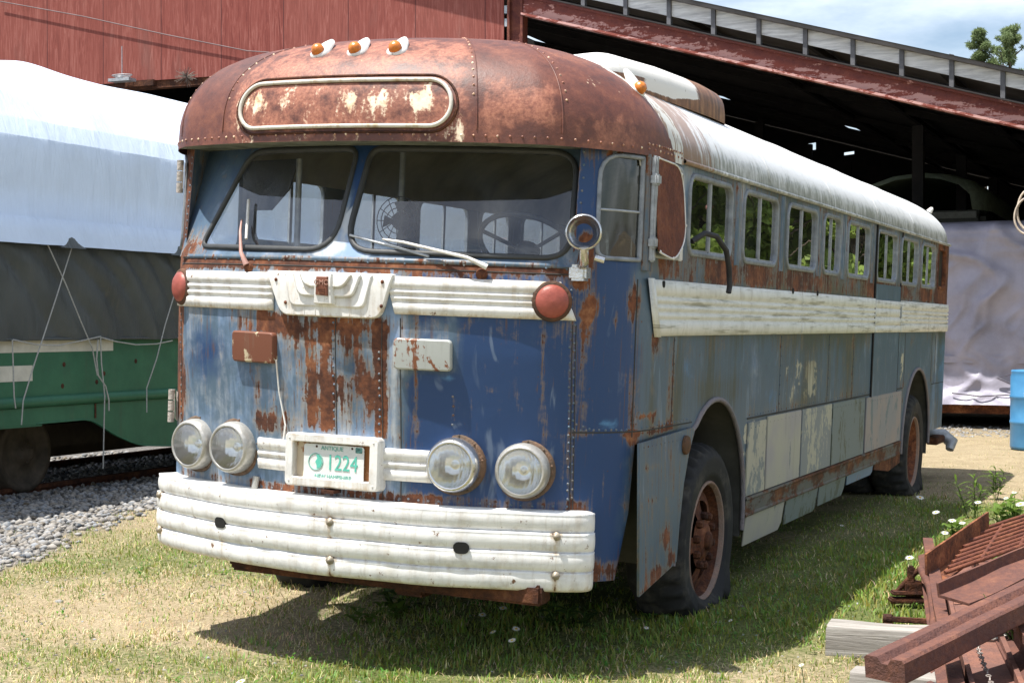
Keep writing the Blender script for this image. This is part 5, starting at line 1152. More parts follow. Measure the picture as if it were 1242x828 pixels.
m = MB(); m.box((-6.44, YS-.02, 6.1), (-6.37, YS+.02, 6.22)); m.box((-6.44, YS-.03, 6.3), (-6.37, YS+.02, 6.42)); sb(m, 'bracket', MAT['alu'])
b = NB('rusty_red_beam'); x, y, z = b.xyz(); n = b.noise(4, 7, .7, b.sc(1, 1, 1.2)); n2 = b.noise(26, 5, .7)
pk = b.noise(1, 6, .72, b.sc(2.2, 1, 9), .4); low = b.math('SUBTRACT', b.math('ADD', z, b.math('MULTIPLY', x, .2857)), 6.23-.0)
c = b.ramp(b.math('ADD', b.math('MULTIPLY', n, .6), b.math('MULTIPLY', n2, .4)), [(.35, (.11, .034, .036)), (.55, (.19, .058, .048)), (.72, (.29, .10, .07))])
hh = b.math('ADD', b.math('SUBTRACT', z, 6.295), b.math('MULTIPLY', x, .2857)); lo_ = b.step(hh, .21, .12)
c = b.mix(b.math('MULTIPLY', lo_, .6), c, (.30, .075, .05)); c = b.mix(b.step(b.math('ADD', b.math('ADD', pk, b.math('MULTIPLY', n2, .3)), b.math('MULTIPLY', lo_, .13)), .74, .80), c, (.55, .31, .28)); b.pr(c, .75, 0, b.bump(n2, .3, .01), .3); MAT['beam'] = b.m
def slope_box(m, xa, xb, za, zb_, y0_, y1_, off=0):        # parallelepiped following the rake; za/zb_ above the beam's lower edge
    vs = [V((x, y, beamz(x)+h)) for h in (za, zb_) for y in (y0_, y1_) for x in (xa, xb)]; m.add(vs, [(0, 2, 3, 1), (4, 5, 7, 6), (0, 1, 5, 4), (2, 6, 7, 3), (0, 4, 6, 2), (1, 3, 7, 5)], 0, False)
m = MB(); slope_box(m, -6.12, 6.5, .03, .30, YS-.03, YS+.03); slope_box(m, -6.12, 6.5, 0, .035, YS-.13, YS+.13); slope_box(m, -6.12, 6.5, .28, .315, YS-.13, YS+.13); sb(m, 'rake_beam', MAT['beam'])
m = MB(); slope_box(m, -6.12, 6.5, .315, .335, YS-.2, YS+.25); slope_box(m, -6.4, 6.5, .315, .40, YS+.15, YS+.6); sb(m, 'dark_purlin', M_plain('dark_timber', (.035, .03, .03), .85))
wb = NB('weathered_grey_board'); gr = wb.noise(1, 7, .7, wb.sc(2, 20, 22), .5); wb.pr(wb.ramp(gr, [(.3, (.30, .30, .31)), (.5, (.55, .55, .56)), (.7, (.72, .72, .72))]), .85, 0, wb.bump(gr, .3, .01), .2); MAT['board'] = wb.m
dk = M_plain('bracket_grey', (.10, .10, .11), .7)
for k in range(-4, 16):
    xa = -3.721+.676*k
    m = MB(); z0 = .36+.006*k+.02*nz(k*1.7, 2); dz = .012*nz(k*2.3, 5)
    slope_box(m, xa+.035, xa+.655, z0+.11+dz, z0+.36+dz, YS-.16, YS-.12); sb(m, 'fascia_board', MAT['board'])
    m = MB(); slope_box(m, xa-.03, xa+.03, .33, z0+.385, YS-.20, YS-.10); sb(m, 'board_bracket', dk)
hr = []; hl = []
YB = YS+28
for u, v, w, h in ((878, 122, 14, 6), (985, 178, 9, 10), (1006, 168, 9, 10), (1037, 160, 14, 5), (1030, 186, 12, 5), (1112, 211, 8, 9), (646, 50, 14, 10), (1165, 215, 6, 7), (930, 190, 6, 4), (1060, 225, 6, 4), (1196, 230, 5, 8)):
    d = ray(u, v); k = -.2857; t = (6.238+k*(CAM.x+6.1)+.70-CAM.z)/(d.z-k*d.x); P_ = CAM+d*t          # where the sight line meets the roof
    if t > 0 and YS+.5 < P_.y < YB-1: ww = w/FPX*t; hr.append([(P_.x-ww/2, P_.y-.6), (P_.x+ww/2, P_.y-.6), (P_.x+ww/2, P_.y+.7), (P_.x-ww/2, P_.y+.7)])
    else: a, c_ = at_y(u-w/2, v+h/2, YB), at_y(u+w/2, v-h/2, YB); hl.append([(a.x, a.z), (c_.x, a.z+.03), (c_.x, c_.z), (a.x, c_.z-.03)])
m = MB(); sheet(m, [(-22, YS-.3), (6.6, YS-.3), (6.6, YS+30), (-22, YS+30)], hr, [], lambda a, c_: V((a, c_, beamz(a)+.76))); slope_box(m, -22, 6.6, .70, .755, YS-.28, YS+.1); sb(m, 'roof', M_plain('shed_roof_metal', (.09, .08, .075), .7, var=.4, scale=2))
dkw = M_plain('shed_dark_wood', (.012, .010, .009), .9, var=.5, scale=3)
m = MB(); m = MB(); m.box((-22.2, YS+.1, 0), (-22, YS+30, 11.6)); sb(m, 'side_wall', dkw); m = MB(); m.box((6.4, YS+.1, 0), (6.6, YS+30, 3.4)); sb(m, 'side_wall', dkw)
# back wall with missing boards that let daylight through
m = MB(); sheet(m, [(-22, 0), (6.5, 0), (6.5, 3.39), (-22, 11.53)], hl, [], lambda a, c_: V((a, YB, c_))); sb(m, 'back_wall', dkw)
m = MB()
for y in np.arange(YS+4, YB, 5): slope_box(m, -14, 6.5, .58, .70, y, y+.12)
for x in (-11.5, -6.2, -.9, 4.2):
    for y in np.arange(YS+4, YB, 5): m.box((x, y, 0), (x+.18, y+.18, beamz(x) if x > -7 else 7.2))
for z_, x in ((0.30, -4), (.30, -2), (.30, 0), (.30, 2), (.30, 4)): slope_box(m, x, x+.12, .60, .70, YS+.6, YB)
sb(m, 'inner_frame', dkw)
m = MB(); m.tube([at_y(0, 2, YS-.06), at_y(100, 20, YS-.07), at_y(200, 42, YS-.06), at_y(300, 62, YS-.05), at_y(420, 70, YS-.06)], .009, 5); tag(m.build('cable', M_plain('grey_cable', (.16, .12, .12), .7)), 'thin cable slanting across the red plywood wall', 'cable')
m = MB(); P0 = at_y(148, 95, YS-.2)
for r_ in (.10, .16, .2): m.tube([P0+V((r_*cos(t), .1*sin(t), .05*(r_-.1)*10)) for t in np.linspace(0, 2*pi, 16)], .008, 5, cap=False)
m.tube([P0, P0+V((0, 0, .55))], .008, 5); m.box(tuple(P0+V((-.22, -.1, -.06))), tuple(P0+V((.22, .1, -.01)))); tag(m.build('wire_bracket', MAT['alu']), 'small wire bracket with a thin rod below the red plywood wall', 'bracket')
m = MB()
for k in range(70): 
    d = V((random.gauss(0, 1), random.gauss(0, .5), random.gauss(0, .55)+.2)).normalized()*random.uniform(.06, .24); P1 = at_y(226, 93, YS-.12); m.tube([P1, P1+d], .004, 4)
tag(m.build('bird_nest', M_plain('nest_twigs', (.16, .13, .11), .9)), 'untidy nest of grey twigs under the red plywood wall', 'nest')
# cables hanging in the dark gap left of the coach roof
# ---- dark streetcar inside the shed
isc = empty('stored_streetcar', (-1.4, 24, 0)); tag(isc, 'dark streetcar with a dull green roof stored deep inside the shed', 'streetcar')
m = MB(); prf = [(-1.25, 3.6), (-1.20, 3.95), (-.95, 4.18), (-.5, 4.33), (0, 4.38), (.5, 4.33), (.95, 4.18), (1.20, 3.95), (1.25, 3.6)]
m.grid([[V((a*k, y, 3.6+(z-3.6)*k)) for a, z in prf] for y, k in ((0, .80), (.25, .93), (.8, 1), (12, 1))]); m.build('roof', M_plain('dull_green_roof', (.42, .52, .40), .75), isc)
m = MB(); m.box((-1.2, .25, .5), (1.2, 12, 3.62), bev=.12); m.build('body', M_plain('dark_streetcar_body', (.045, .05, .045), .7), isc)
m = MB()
for x in (-.8, 0, .8): m.box((x-.32, .22, 2.4), (x+.32, .26, 3.3))
m.build('window', MAT['dark'], isc)
m = MB(); m.box((-1.05, .19, 3.46), (1.05, .27, 3.58)); m.build('letter_board', M_plain('pale_board', (.16, .17, .16), .7), isc)
# ---- trailer under a lavender grey tarp, at the mouth of the shed
tl = empty('flat_trailer', (1.2, 17.65, 0)); tag(tl, 'low flat trailer with a rusty edge under the grey tarp behind the coach', 'trailer')
m = MB(); m.box((-2.6, -.05, .20), (2.6, .0, .34)); m.build('side_rail', M_rust('trailer_edge_rust', 1.2), tl)
m = MB(); m.box((-2.6, .0, .22), (2.6, 2.6, .36)); m.build('deck', MAT['under'], tl)
for y in (.4, 1.2):
    for x in (-1.9, 2.0):
        m = MB(); m.lathe([(.0005, .1), (.12, .1), (.2, .09), (.21, -.09), (.0005, -.1)], Matrix.Translation((x, y, .2)) @ Matrix.Rotation(radians(90), 4, 'X'), 20); m.build('wheel', MAT['tyre'], tl)
m = MB(); rows = []
for i, z in enumerate(np.concatenate([np.linspace(.34, 2.85, 66), [2.92, 2.97, 3.0]])):
    r = []
    for x in np.arange(-1.5, 3.9, .04):
        f = .05*nz(x*1.1+z*.7, z*2.3, 2)-.11*(1-min(1, abs(nz(x*.9+z*.8, z*1.2-x*.3, 51))*3.2))**2-.06*(1-min(1, abs(nz(x*2.1-z*.9, z*2.0, 57))*3.0))**2+.08*math.sin((z*1.0+x*.75)*5.2+2*nz(x*.7, z*.7, 5))*max(0, nz(x*.6, z*.8, 8)+.25)+.012*nz(x*5, z*5, 1)
        y = 17.57-.10*(1-min(1, (z-.3)/.5))*(1 if z < .8 else 0)+f*.9+(0 if i < 66 else .10*(i-65)**1.6)
        if 2.70 < z < 2.74: y -= .02
        if z < .52: y -= .14*(1-(z-.34)/.18)
        r.append(V((x, y, z-.04*(x-.5)*.0)))
    rows.append(r)
rows.append([V((p.x, 20.2, p.z+.05)) for p in rows[-1]]); m.grid(rows)
for z in (.98, .62): m.grid([[V((x, 17.50+.02*nz(x*2, z, 1), z+d)) for x in np.arange(-1.4, 3.8, .2)] for d in (-.05, .05)])
tag(m.build('tarpaulin', M_tarp('grey_lavender_tarp', (.36, .345, .42), .42, .04, 1.2, .2), None), 'wrinkled grey lavender tarpaulin covering the load behind the coach', 'tarpaulin')
m = MB(); m.tube([(1.5, 17.42, .9), (1.1, 17.40, .80), (.82, 17.38, .72), (1.15, 17.38, .58)], .012, 6); m.tube([(.2, 17.36, .50), (.6, 17.33, .46), (1.0, 17.34, .49), (1.6, 17.36, .50)], .010, 6); tag(m.build('tie_strap', M_plain('dark_strap', (.09, .08, .10), .8)), 'dark slack strap on the grey lavender tarpaulin', 'strap')
# ---- blue drum
m = MB(); Mb = Matrix.Translation((1.70, 13.62, gz(1.7, 13.6)))
m.lathe([(.0005, .0), (.26, .0), (.282, .012), (.288, .04), (.285, .30), (.293, .315), (.293, .335), (.285, .35), (.285, .60), (.293, .615), (.293, .635), (.285, .65), (.283, .86), (.272, .905), (.276, .915), (.276, .935), (.262, .94), (.255, .915), (.0005, .91)], Mb, 48)
bd = NB('blue_plastic'); nn = bd.noise(6, 5, .6); bd.pr(bd.ramp(nn, [(.3, (.05, .20, .40)), (.7, (.075, .26, .48))]), .38, 0, bd.bump(nn, .08, .02), .45); dr_ = m.build('drum', bd.m); tag(dr_, 'blue plastic drum with white lettering at the right edge', 'drum')
wh = M_plain('white_stencil', (.75, .77, .78), .6)
for body, z in (('FI', .735), ('SE', .655)):
    a = radians(-104); c = Mb @ V((.289*cos(a), .289*sin(a), z)); text_mesh('lettering', body, .075, wh, dr_, Matrix.Translation(c) @ Matrix.Rotation(a+pi/2, 4, 'Z') @ Rx, .003)
m = MB(); m.add([Mb @ V((.2875*cos(a), .2875*sin(a), z)) for z in (.82, .86) for a in np.linspace(radians(-104), radians(-85), 6)], [(i, i+1, i+7, i+6) for i in range(5)]); m.build('paper_label', wh, dr_)
# ---- coil of pale hose hanging in front of the shed
m = MB(); c = at_y(1249, 266, 16.2)
m.tube([c+V((.165*cos(t)*(1+.15*sin(t*.37)), -.1+.02*t/6, (.25*sin(t)*(1+.12*cos(t*.41))+.008*t))) for t in np.linspace(0, 2*pi*3.2, 90)], .015, 6); m.tube([c+V((0, -.05, .3)), c+V((0, 0, beamz(c.x)-c.z))], .006, 5)
tag(m.build('hose_coil', M_plain('pale_hose', (.50, .42, .34), .6)), 'loose coil of pale hose hanging at the right edge', 'hose')
# ================================================================== scrap pile
def bar(m, P, Q, prof, up=V((0, 0, 1)), n=6, wob=.0):
    P, Q = V(P), V(Q); t = (Q-P).normalized(); a = t.cross(up).normalized(); b_ = a.cross(t).normalized(); rows = []
    for i in range(n+1):
        k = i/n; c = P.lerp(Q, k); rows.append([c+a*(x+wob*nz(k*3, x*9))+b_*(z+wob*nz(k*3, z*9, 4)) for x, z in prof])
    m.grid(rows, 0, False, True); m.add(rows[0], [tuple(range(len(prof)))], 0, False); m.add(rows[-1], [tuple(range(len(prof)))[::-1]], 0, False)
def chan(w, h, t): return [(-w/2, 0), (w/2, 0), (w/2, h), (w/2-t, h), (w/2-t, t), (-w/2+t, t), (-w/2+t, h), (-w/2, h)]
def ang(w, h, t): return [(-w/2, 0), (w/2, 0), (w/2, t), (-w/2+t, t), (-w/2+t, h), (-w/2, h)]
def railp(s=1.0): return [(x*s, z*s) for x, z in [(-.065, 0), (.065, 0), (.065, .012), (.012, .03), (.010, .095), (.033, .105), (.033, .135), (-.033, .135), (-.033, .105), (-.010, .095), (-.012, .03), (-.065, .012)]]
def solid(w, h, c=.008): return [(-w/2+c, 0), (w/2-c, 0), (w/2, c), (w/2, h-c), (w/2-c, h), (-w/2+c, h), (-w/2, h-c), (-w/2, c)]
GRP = 'pieces of the scrap iron pile'
def scrap(name, m, mat, label, cat): o = m.build(name, MAT[mat], None, recalc=True); tag(o, label, cat, GRP); return o
# front bar: heavy, with a worn groove at its near end
m = MB(); A_ = at_y(1073, 812, -.30); B_ = at_y(1275, 712, .85)
bar(m, A_, B_, [(-.085, -.04), (.075, -.045), (.085, -.035), (.085, .035), (.075, .045), (.03, .045), (.015, .022), (-.012, .022), (-.03, .045), (-.075, .045), (-.085, .037), (-.085, -.032)], n=24, wob=.002); scrap('iron_beam', m, 'scrap', 'thick rusty beam with a grooved end lying across the front of the scrap pile', 'beam')
# long channels and rails running away under it
m = MB(); bar(m, at_z(1225, 900, .02), at_z(1158, 684, .10), chan(.20, .06, .02), n=10, wob=.008); scrap('iron_channel', m, 'scrap_lt', 'wide flat rusty channel lying lengthwise under the thick beam', 'channel')
m = MB(); bar(m, at_z(1166, 900, -.03), at_z(1125, 676, .14), railp(.85), n=10, wob=.008); scrap('iron_rail', m, 'scrap', 'rusty rail at the left edge of the scrap pile, beside the weathered timber', 'rail')
m = MB(); bar(m, at_z(1300, 900, .06), at_z(1192, 715, .06), railp(1.25), n=10, wob=.008); scrap('iron_rail', m, 'scrap', 'thick rusty rail at the right of the flat channel, holding loose chips', 'rail')
m = MB(); bar(m, at_z(1345, 860, .02), at_z(1225, 722, .0), chan(.16, .09, .02), n=8, wob=.008); scrap('iron_channel', m, 'scrap_lt', 'rusty channel at the bottom right corner beyond the thick rail', 'channel')
m = MB(); pts = [at_z(u, v, .05+z) for u, v, z in ((1128, 840, -.08), (1132, 790, -.02), (1133, 745, .07), (1128, 712, .12), (1117, 690, .14))]; m.tube(pts, .020, 8); scrap('iron_rod', m, 'scrap', 'bent rusty rod curving along the left side of the pile', 'rod')
m = MB(); bar(m, at_y(1156, 727, 1.15), at_y(1300, 664, 1.9), [(-.085, 0), (.09, -.015), (.09, -.003), (-.072, .012), (-.072, .065), (-.085, .065)], n=8, wob=.008); scrap('angle_iron', m, 'scrap', 'rusty angle iron with a pointed end above the thick beam', 'beam')
m = MB(); bar(m, at_y(1125, 700, 2.0), at_y(1200, 646, 3.1), [(-.012, -.01), (.085, -.02), (.085, -.008), (0, .0), (0, .12), (-.012, .12)], n=6, wob=.003); scrap('steel_plate', m, 'rust_orange', 'bright orange rusty angle plate at the back of the pile', 'plate')
m = MB()
for k in range(9):
    a = at_y(1146+k*4.5, 694-k*6.2, 1.75+k*.16); q = at_y(1300, 640-k*4.2, 2.3+k*.18); m.tube([a, a.lerp(q, .5)+V((0, 0, .012*nz(k, 1))), q], .011, 6)
for k in range(3):
    t = .28+.3*k; m.tube([at_y(1146, 694, 1.75).lerp(at_y(1300, 646, 2.3), t)+V((0, 0, .012)), at_y(1182, 644, 3.0).lerp(at_y(1300, 626, 3.7), t)+V((0, 0, .012))], .010, 6)
scrap('steel_grating', m, 'rust_red', 'rusty grating of parallel round bars behind the angle iron', 'grating')
m = MB(); c = at_z(1102, 716, .08)
for lo, hi in (((-.10, -.05, -.06), (.08, .05, -.035)), ((-.09, -.045, -.02), (.07, .05, .0)), ((-.02, -.03, -.03), (.07, .04, .05)), ((-.005, -.02, .04), (.03, .02, .13))): m.box(lo, hi, M=Matrix.Translation(c) @ Matrix.Rotation(.4, 4, 'Z'), bev=.008)
m.tube([c+V((-.06, 0, -.01)), c+V((-.01, 0, .05)), c+V((.05, 0, .11))], .014, 7); scrap('iron_bracket', m, 'rust_dark', 'dark cast iron bracket standing against the left side of the pile', 'bracket')
for (u, v, z, L, a, lb) in ((1108, 752, .06, .16, .05, 'upper of two short flat bolts on the end of the timber'), (1106, 763, .035, .14, -.05, 'lower of two short flat bolts on the end of the timber')):
    m = MB(); c = at_z(u, v, z); m.box((-L/2-.05, -.02, -.012), (L/2, .02, .012), M=Matrix.Translation(c) @ Matrix.Rotation(a, 4, 'Z'), bev=.006); m.tube([c+V((-L/2-.06, 0, 0)), c+V((-L/2-.02, 0, 0))], .024, 6); scrap('iron_bolt', m, 'rust_dark', lb, 'bolt')
m = MB(); p0, p1, p2 = at_z(1182, 772, .13), at_z(1190, 795, .12), at_z(1205, 835, .10)
for k in range(22):
    t = k/21; c = p0.lerp(p1, t*2) if t < .5 else p1.lerp(p2, t*2-1); d = (p2-p0).normalized(); s_ = d.cross(V((0, 0, 1))); q = k % 2
    m.tube([c+d*.016*cos(w)+(s_ if q else V((0, 0, 1)))*.009*sin(w) for w in np.linspace(0, 2*pi, 9)], .003, 5, cap=False)
tag(m.build('chain', M_plain('grey_chain', (.34, .30, .27), .5, .5)), 'thin grey chain lying on the flat rusty channel', 'chain')
b = NB('grey_weathered_timber'); gr = b.noise(1, 8, .72, b.sc(1.2, 18, 30), .8); ck = b.noise(1, 4, .6, b.sc(.8, 9, 34), .6)
c = b.ramp(gr, [(.28, (.13, .115, .10)), (.5, (.30, .28, .255)), (.72, (.48, .46, .42))]); c = b.mix(b.step(ck, .63, .68), c, (.04, .035, .03)); b.pr(c, .9, 0, b.bump(b.math('SUBTRACT', gr, b.step(ck, .6, .68)), .6, .012), .15); MAT['timber'] = b.m
def timber(P, Q, w, h, label):
    P, Q = V(P), V(Q); L = (Q-P).length; o = None; m = MB(); rows = []
    for i in range(21):
        t = i/20; r = []
        for x, z in rrect(-w/2, w/2, 0, h, .015, 3): k = 1+.05*nz(t*4, x*14, z*14); e = .02*nz(x*30, z*30, 3) if i in (0, 20) else 0; r.append(V((t*L+e, x*k, z*k)))
        rows.append(r)
    m.grid(rows, closed=True); m.add(rows[0], [tuple(range(len(rows[0])))]); m.add(rows[-1], [tuple(range(len(rows[0])))[::-1]])
    o = m.build('timber', MAT['timber'], None, recalc=True); o.location = P; o.rotation_euler = (0, -math.asin((Q-P).z/L), atan2((Q-P).y, (Q-P).x)); tag(o, label, 'timber', 'weathered timbers under the scrap pile')
a = at_z(1006, 800, -.085); timber(a, a+V((1.25, .05, .01)), .18, .175, 'grey cracked timber on the grass with its near end left of the pile')
a = at_z(1166, 752, .0); timber(a, a+V((1.0, .25, 0)), .16, .15, 'pale weathered timber half hidden between the rusty beams')
a = at_z(1035, 838, -.09); timber(a, a+V((1.0, .02, 0)), .16, .10, 'sunken grey timber under the near end of the thick beam')

# ================================================================== flowers and weeds
MAT['petal'] = M_leaf('white_petal', (.80, .80, .78), .3); MAT['disc'] = M_plain('flower_centre', (.55, .38, .05), .8); MAT['stem'] = M_leaf('green_stem', (.09, .15, .035), .25); MAT['weed'] = M_leaf('weed_leaf', (.13, .21, .035), .42); MAT['weed2'] = M_leaf('dark_weed_leaf', (.06, .11, .025), .35)
def daisy(u, v, zh, r, label, n=14):
    h = at_z(u, v, zh); g0 = gz(h.x, h.y); e = empty('daisy', (h.x, h.y, g0)); tag(e, label, 'flower', 'white daisies in the grass'); top = V((0, 0, zh-g0)); tl_ = V((random.uniform(-.3, .3), -.35, 1)).normalized(); a = tl_.orthogonal().normalized(); b_ = tl_.cross(a)
    m = MB()
    for k in range(n):
        t = 2*pi*k/n; d = a*cos(t)+b_*sin(t); s_ = a*-sin(t)+b_*cos(t); q = r*random.uniform(.85, 1.1); m.add([top+d*r*.2, top+d*q*.6+s_*r*.17+tl_*.002, top+d*q, top+d*q*.6-s_*r*.17+tl_*.002], [(0, 1, 2, 3)])
    m.build('petals', MAT['petal'], e); m = MB(); m.dome(top+tl_*.001, tl_, r*.3, r*.18, 9); m.build('flower_centre', MAT['disc'], e)
    m = MB(); m.tube([V((random.uniform(-.03, .03), random.uniform(-.02, .02), 0)), top*.55+V((random.uniform(-.015, .015), 0, 0)), top], [.0026, .0022, .0016], 5); m.build('stem', MAT['stem'], e)
DL = [(585, 745, .10, .021, 'leftmost daisy of the five in the shade under the bumper'), (610, 737, .12, .021, 'highest daisy of the five in the shade under the bumper'), (598, 766, .085, .016, 'smallest daisy of the five in the shade under the bumper, low between the others'), (626, 762, .10, .020, 'rightmost daisy of the five in the shade under the bumper'), (621, 776, .085, .020, 'lowest daisy of the five in the shade under the bumper'),
      (1116, 603, .27, .033, 'tall daisy on a long bare stem at the edge of the coach shadow'), (1135, 621, .24, .028, 'daisy just right of the tall daisy on its bare stem'), (1155, 631, .25, .026, 'daisy left of the pair beside the yellowish weed'), (1167, 634, .24, .022, 'daisy touching the yellowish weed behind the orange plate'), (1146, 646, .19, .026, 'daisy nearest above the orange rusty plate'), (1103, 676, .14, .028, 'daisy above the dark cast iron bracket'),
      (1186, 609, .27, .026, 'daisy between the narrow-leaved weed and the broad-leaved weed'), (1220, 604, .30, .020, 'small daisy above the broad-leaved weed'), (1238, 611, .32, .036, 'large daisy at the right edge above the grating'), (1230, 597, .30, .020, 'topmost daisy near the right edge'), (1021, 637, .05, .016, 'lone daisy in the shade behind the front wheel'), (886, 752, .06, .012, 'small daisy at the shadow edge right of the front tyre'), (972, 806, .04, .014, 'small daisy in the sunny grass left of the timber'), (784, 761, .05, .014, 'small daisy at the shadow edge below the front tyre'), (292, 826, .0, .022, 'pale daisy at the bottom edge of the picture')]
for d in DL: daisy(*d)
def leaf(m, p, d, up, L, w, n=4, curl=.5):
    d = d.normalized(); s_ = d.cross(up).normalized(); u_ = s_.cross(d); rows = []
    for i in range(n+1):
        t = i/n; c = p+d*L*t+u_*(L*.25*t-L*curl*t*t); ww = w*sin(pi*(.08+.9*t))**.8; rows.append([c-s_*ww+u_*ww*.3, c, c+s_*ww+u_*ww*.3])
    m.grid(rows)
def weed(u, v, hgt, kind, label, mat='weed', seed=1, z=None):
    r = random.Random(seed); p = at_z(u, v, gz(*at_z(u, v, 0).xy) if z is None else z); e = empty('weed', p); tag(e, label, 'plant', 'weeds by the scrap pile'); m = MB(); ms = MB()
    for k in range(3 if kind != 'clump' else 7):
        a = r.uniform(0, 6.28); off = V((cos(a)*.03, sin(a)*.03, 0))*(2 if kind == 'clump' else 1); H = hgt*r.uniform(.65, 1.05); top = off*2.5+V((r.uniform(-.05, .05), r.uniform(-.05, .05), H)); ms.tube([off, off.lerp(top, .5)+V((0, 0, .01)), top], [.004, .003, .0015], 5)
        nl = {'lance': 16, 'broad': 9, 'clump': 6}[kind]
        for j in range(nl):
            t = .15+.85*j/nl; t2 = j*2.4+r.uniform(-.3, .3); c = off.lerp(top, t); d = V((cos(t2), sin(t2), r.uniform(.15, .8)))
            L, w = {'lance': (.13*hgt/.35, .010), 'broad': (.09, .036), 'clump': (.065, .021)}[kind]; leaf(m, c, d, V((0, 0, 1)), L*r.uniform(.7, 1.2), w*r.uniform(.7, 1.2), curl=r.uniform(.2, .7))
    m.build('leaves', MAT[mat], e); ms.build('stem', MAT['stem'], e)
weed(1178, 628, .33, 'lance', 'tall weed with narrow pointed leaves beyond the orange plate', seed=2); weed(1207, 606, .30, 'lance', 'farther narrow-leaved weed near the edge of the coach shadow', seed=3)
weed(1163, 668, .27, 'broad', 'yellowish broad-leaved weed just behind the orange plate', seed=4); weed(1215, 655, .30, 'broad', 'bright broad-leaved weed behind the grating', seed=6); weed(1228, 648, .26, 'broad', 'broad-leaved weed at the right edge behind the grating', seed=8)
weed(1243, 775, .20, 'clump', 'bushy green weed at the right edge beside the thick beam', seed=5, z=.10); weed(1226, 700, .20, 'clump', 'green weed showing between the angle iron and the thick beam', seed=7)
weed(490, 742, .20, 'clump', 'dark leafy weed in the shade under the bumper', 'weed2', seed=9); weed(690, 765, .14, 'clump', 'low leafy weed in the shade below the right end of the bumper', 'weed2', seed=10); weed(455, 758, .10, 'clump', 'small weed at the shadow edge below the bumper', 'weed', seed=12)
m = MB()
for u, v, h in ((306, 738, .14), (330, 735, .20), (345, 740, .10), (315, 742, .08), (352, 730, .22)): p = at_z(u, v, -.08); m.tube([p, p+V((.01, 0, h*.5)), p+V((random.uniform(-.03, .03), 0, h))], [.0022, .002, .003], 5)
tag(m.build('dry_stalks', M_plain('dry_stalk', (.30, .24, .13), .9)), 'thin dry stalks standing under the left end of the bumper', 'plant')
for (u, v, s_) in ((72, 730, .028), (50, 722, .02), (25, 722, .022), (84, 718, .018)):
    o = stones('stone', [(*at_z(u, v, -.06), s_)], MAT['stone']); tag(o, {72: 'largest grey stone in the dry grass at the left', 50: 'middle grey stone in the dry grass at the left', 25: 'leftmost grey stone in the dry grass', 84: 'smallest grey stone, right of the largest one in the dry grass'}[u], 'stone', 'grey stones in the dry grass')

# ================================================================== trees
def crown_mesh(clumps, nleaf, size, seed, needle=False):
    r = np.random.default_rng(seed); C_ = np.array(clumps); w = C_[:, 3]**2; idx = r.choice(len(C_), nleaf, p=w/w.sum()); d = r.normal(size=(nleaf, 3)); d /= np.linalg.norm(d, axis=1)[:, None]
    rad = C_[idx, 3]*r.uniform(.35, 1.05, nleaf)**.6; P = C_[idx, :3]+d*rad[:, None]*np.array([1, 1, .75])
    a = r.normal(size=(nleaf, 3)); a = a+d*(1.6 if needle else .3); a /= np.linalg.norm(a, axis=1)[:, None]; b_ = np.cross(a, r.normal(size=(nleaf, 3))); b_ /= np.linalg.norm(b_, axis=1)[:, None]
    L = size*r.uniform(.6, 1.3, nleaf)[:, None]; W = L*(.10 if needle else .45)
    v = np.stack([P-a*L*.5, P+b_*W, P+a*L*.5, P-b_*W], 1); return v.reshape(-1, 3), (np.arange(nleaf)*4)[:, None]+np.arange(4)
def leafobj(name, v, f, mat, parent):
    me = bpy.data.meshes.new(name); me.vertices.add(len(v)); me.vertices.foreach_set('co', v.astype(np.float32).ravel()); me.loops.add(f.size); me.loops.foreach_set('vertex_index', f.astype(np.int32).ravel()); me.polygons.add(len(f)); me.polygons.foreach_set('loop_start', (np.arange(len(f))*4).astype(np.int32)); me.update(calc_edges=True); me.materials.append(mat)
    o = bpy.data.objects.new(name, me); COL.objects.link(o); o.parent = parent; return o
bark = M_plain('grey_bark', (.11, .085, .065), .9, var=.4, scale=6, bump=.5)
MAT['pine'] = M_leaf('pine_needles', (.19, .25, .11), .4)
def pine(u, vt, ub, lean, seed, label):
    r = random.Random(seed); y = 62.0; top = at_y(u, vt, y); e = empty('pine_tree', (top.x-lean, y, 0)); tag(e, label, 'tree', 'pines beyond the shed roof'); H = top.z; m = MB(); tk = [V((lean*t*t, 0, H*t)) for t in np.linspace(0, .99, 14)]; m.tube(tk, [.26*(1-t)+.02 for t in np.linspace(0, 1, 14)], 8); cl = []
    for k in range(34):
        t = 1-.40*(k/33)**1.1; z = H*t; L = min(1.6, .12+(1-t)*H*.50)*r.uniform(.35, 1.25); a = k*2.399+r.uniform(-.4, .4); p0 = V((lean*t*t, 0, z-.2)); p1 = p0+V((cos(a)*L, sin(a)*L, L*r.uniform(.2, .95))); m.tube([p0, p0.lerp(p1, .5)+V((0, 0, -.03)), p1], [.045, .03, .012], 5)
        for q in (.35, .5, .65, .8, .92, 1.02):
            if r.random() < .85: c = p0.lerp(p1, q); cl.append((c.x+r.uniform(-.1, .1), c.y+r.uniform(-.1, .1), c.z+.05, r.uniform(.10, .26)))
    m.build('trunk', bark, e); v, f = crown_mesh(cl, 16000, .19, seed, True); leafobj('crown', v, f, MAT['pine'], e)
pine(1187, 37, 1187, -.3, 21, 'left of the two pines showing above the shed roof'); pine(1226, 31, 1226, .2, 22, 'right of the two pines showing above the shed roof')
MAT['leafy'] = M_leaf('sunlit_broad_leaf', (.20, .28, .06), .42)
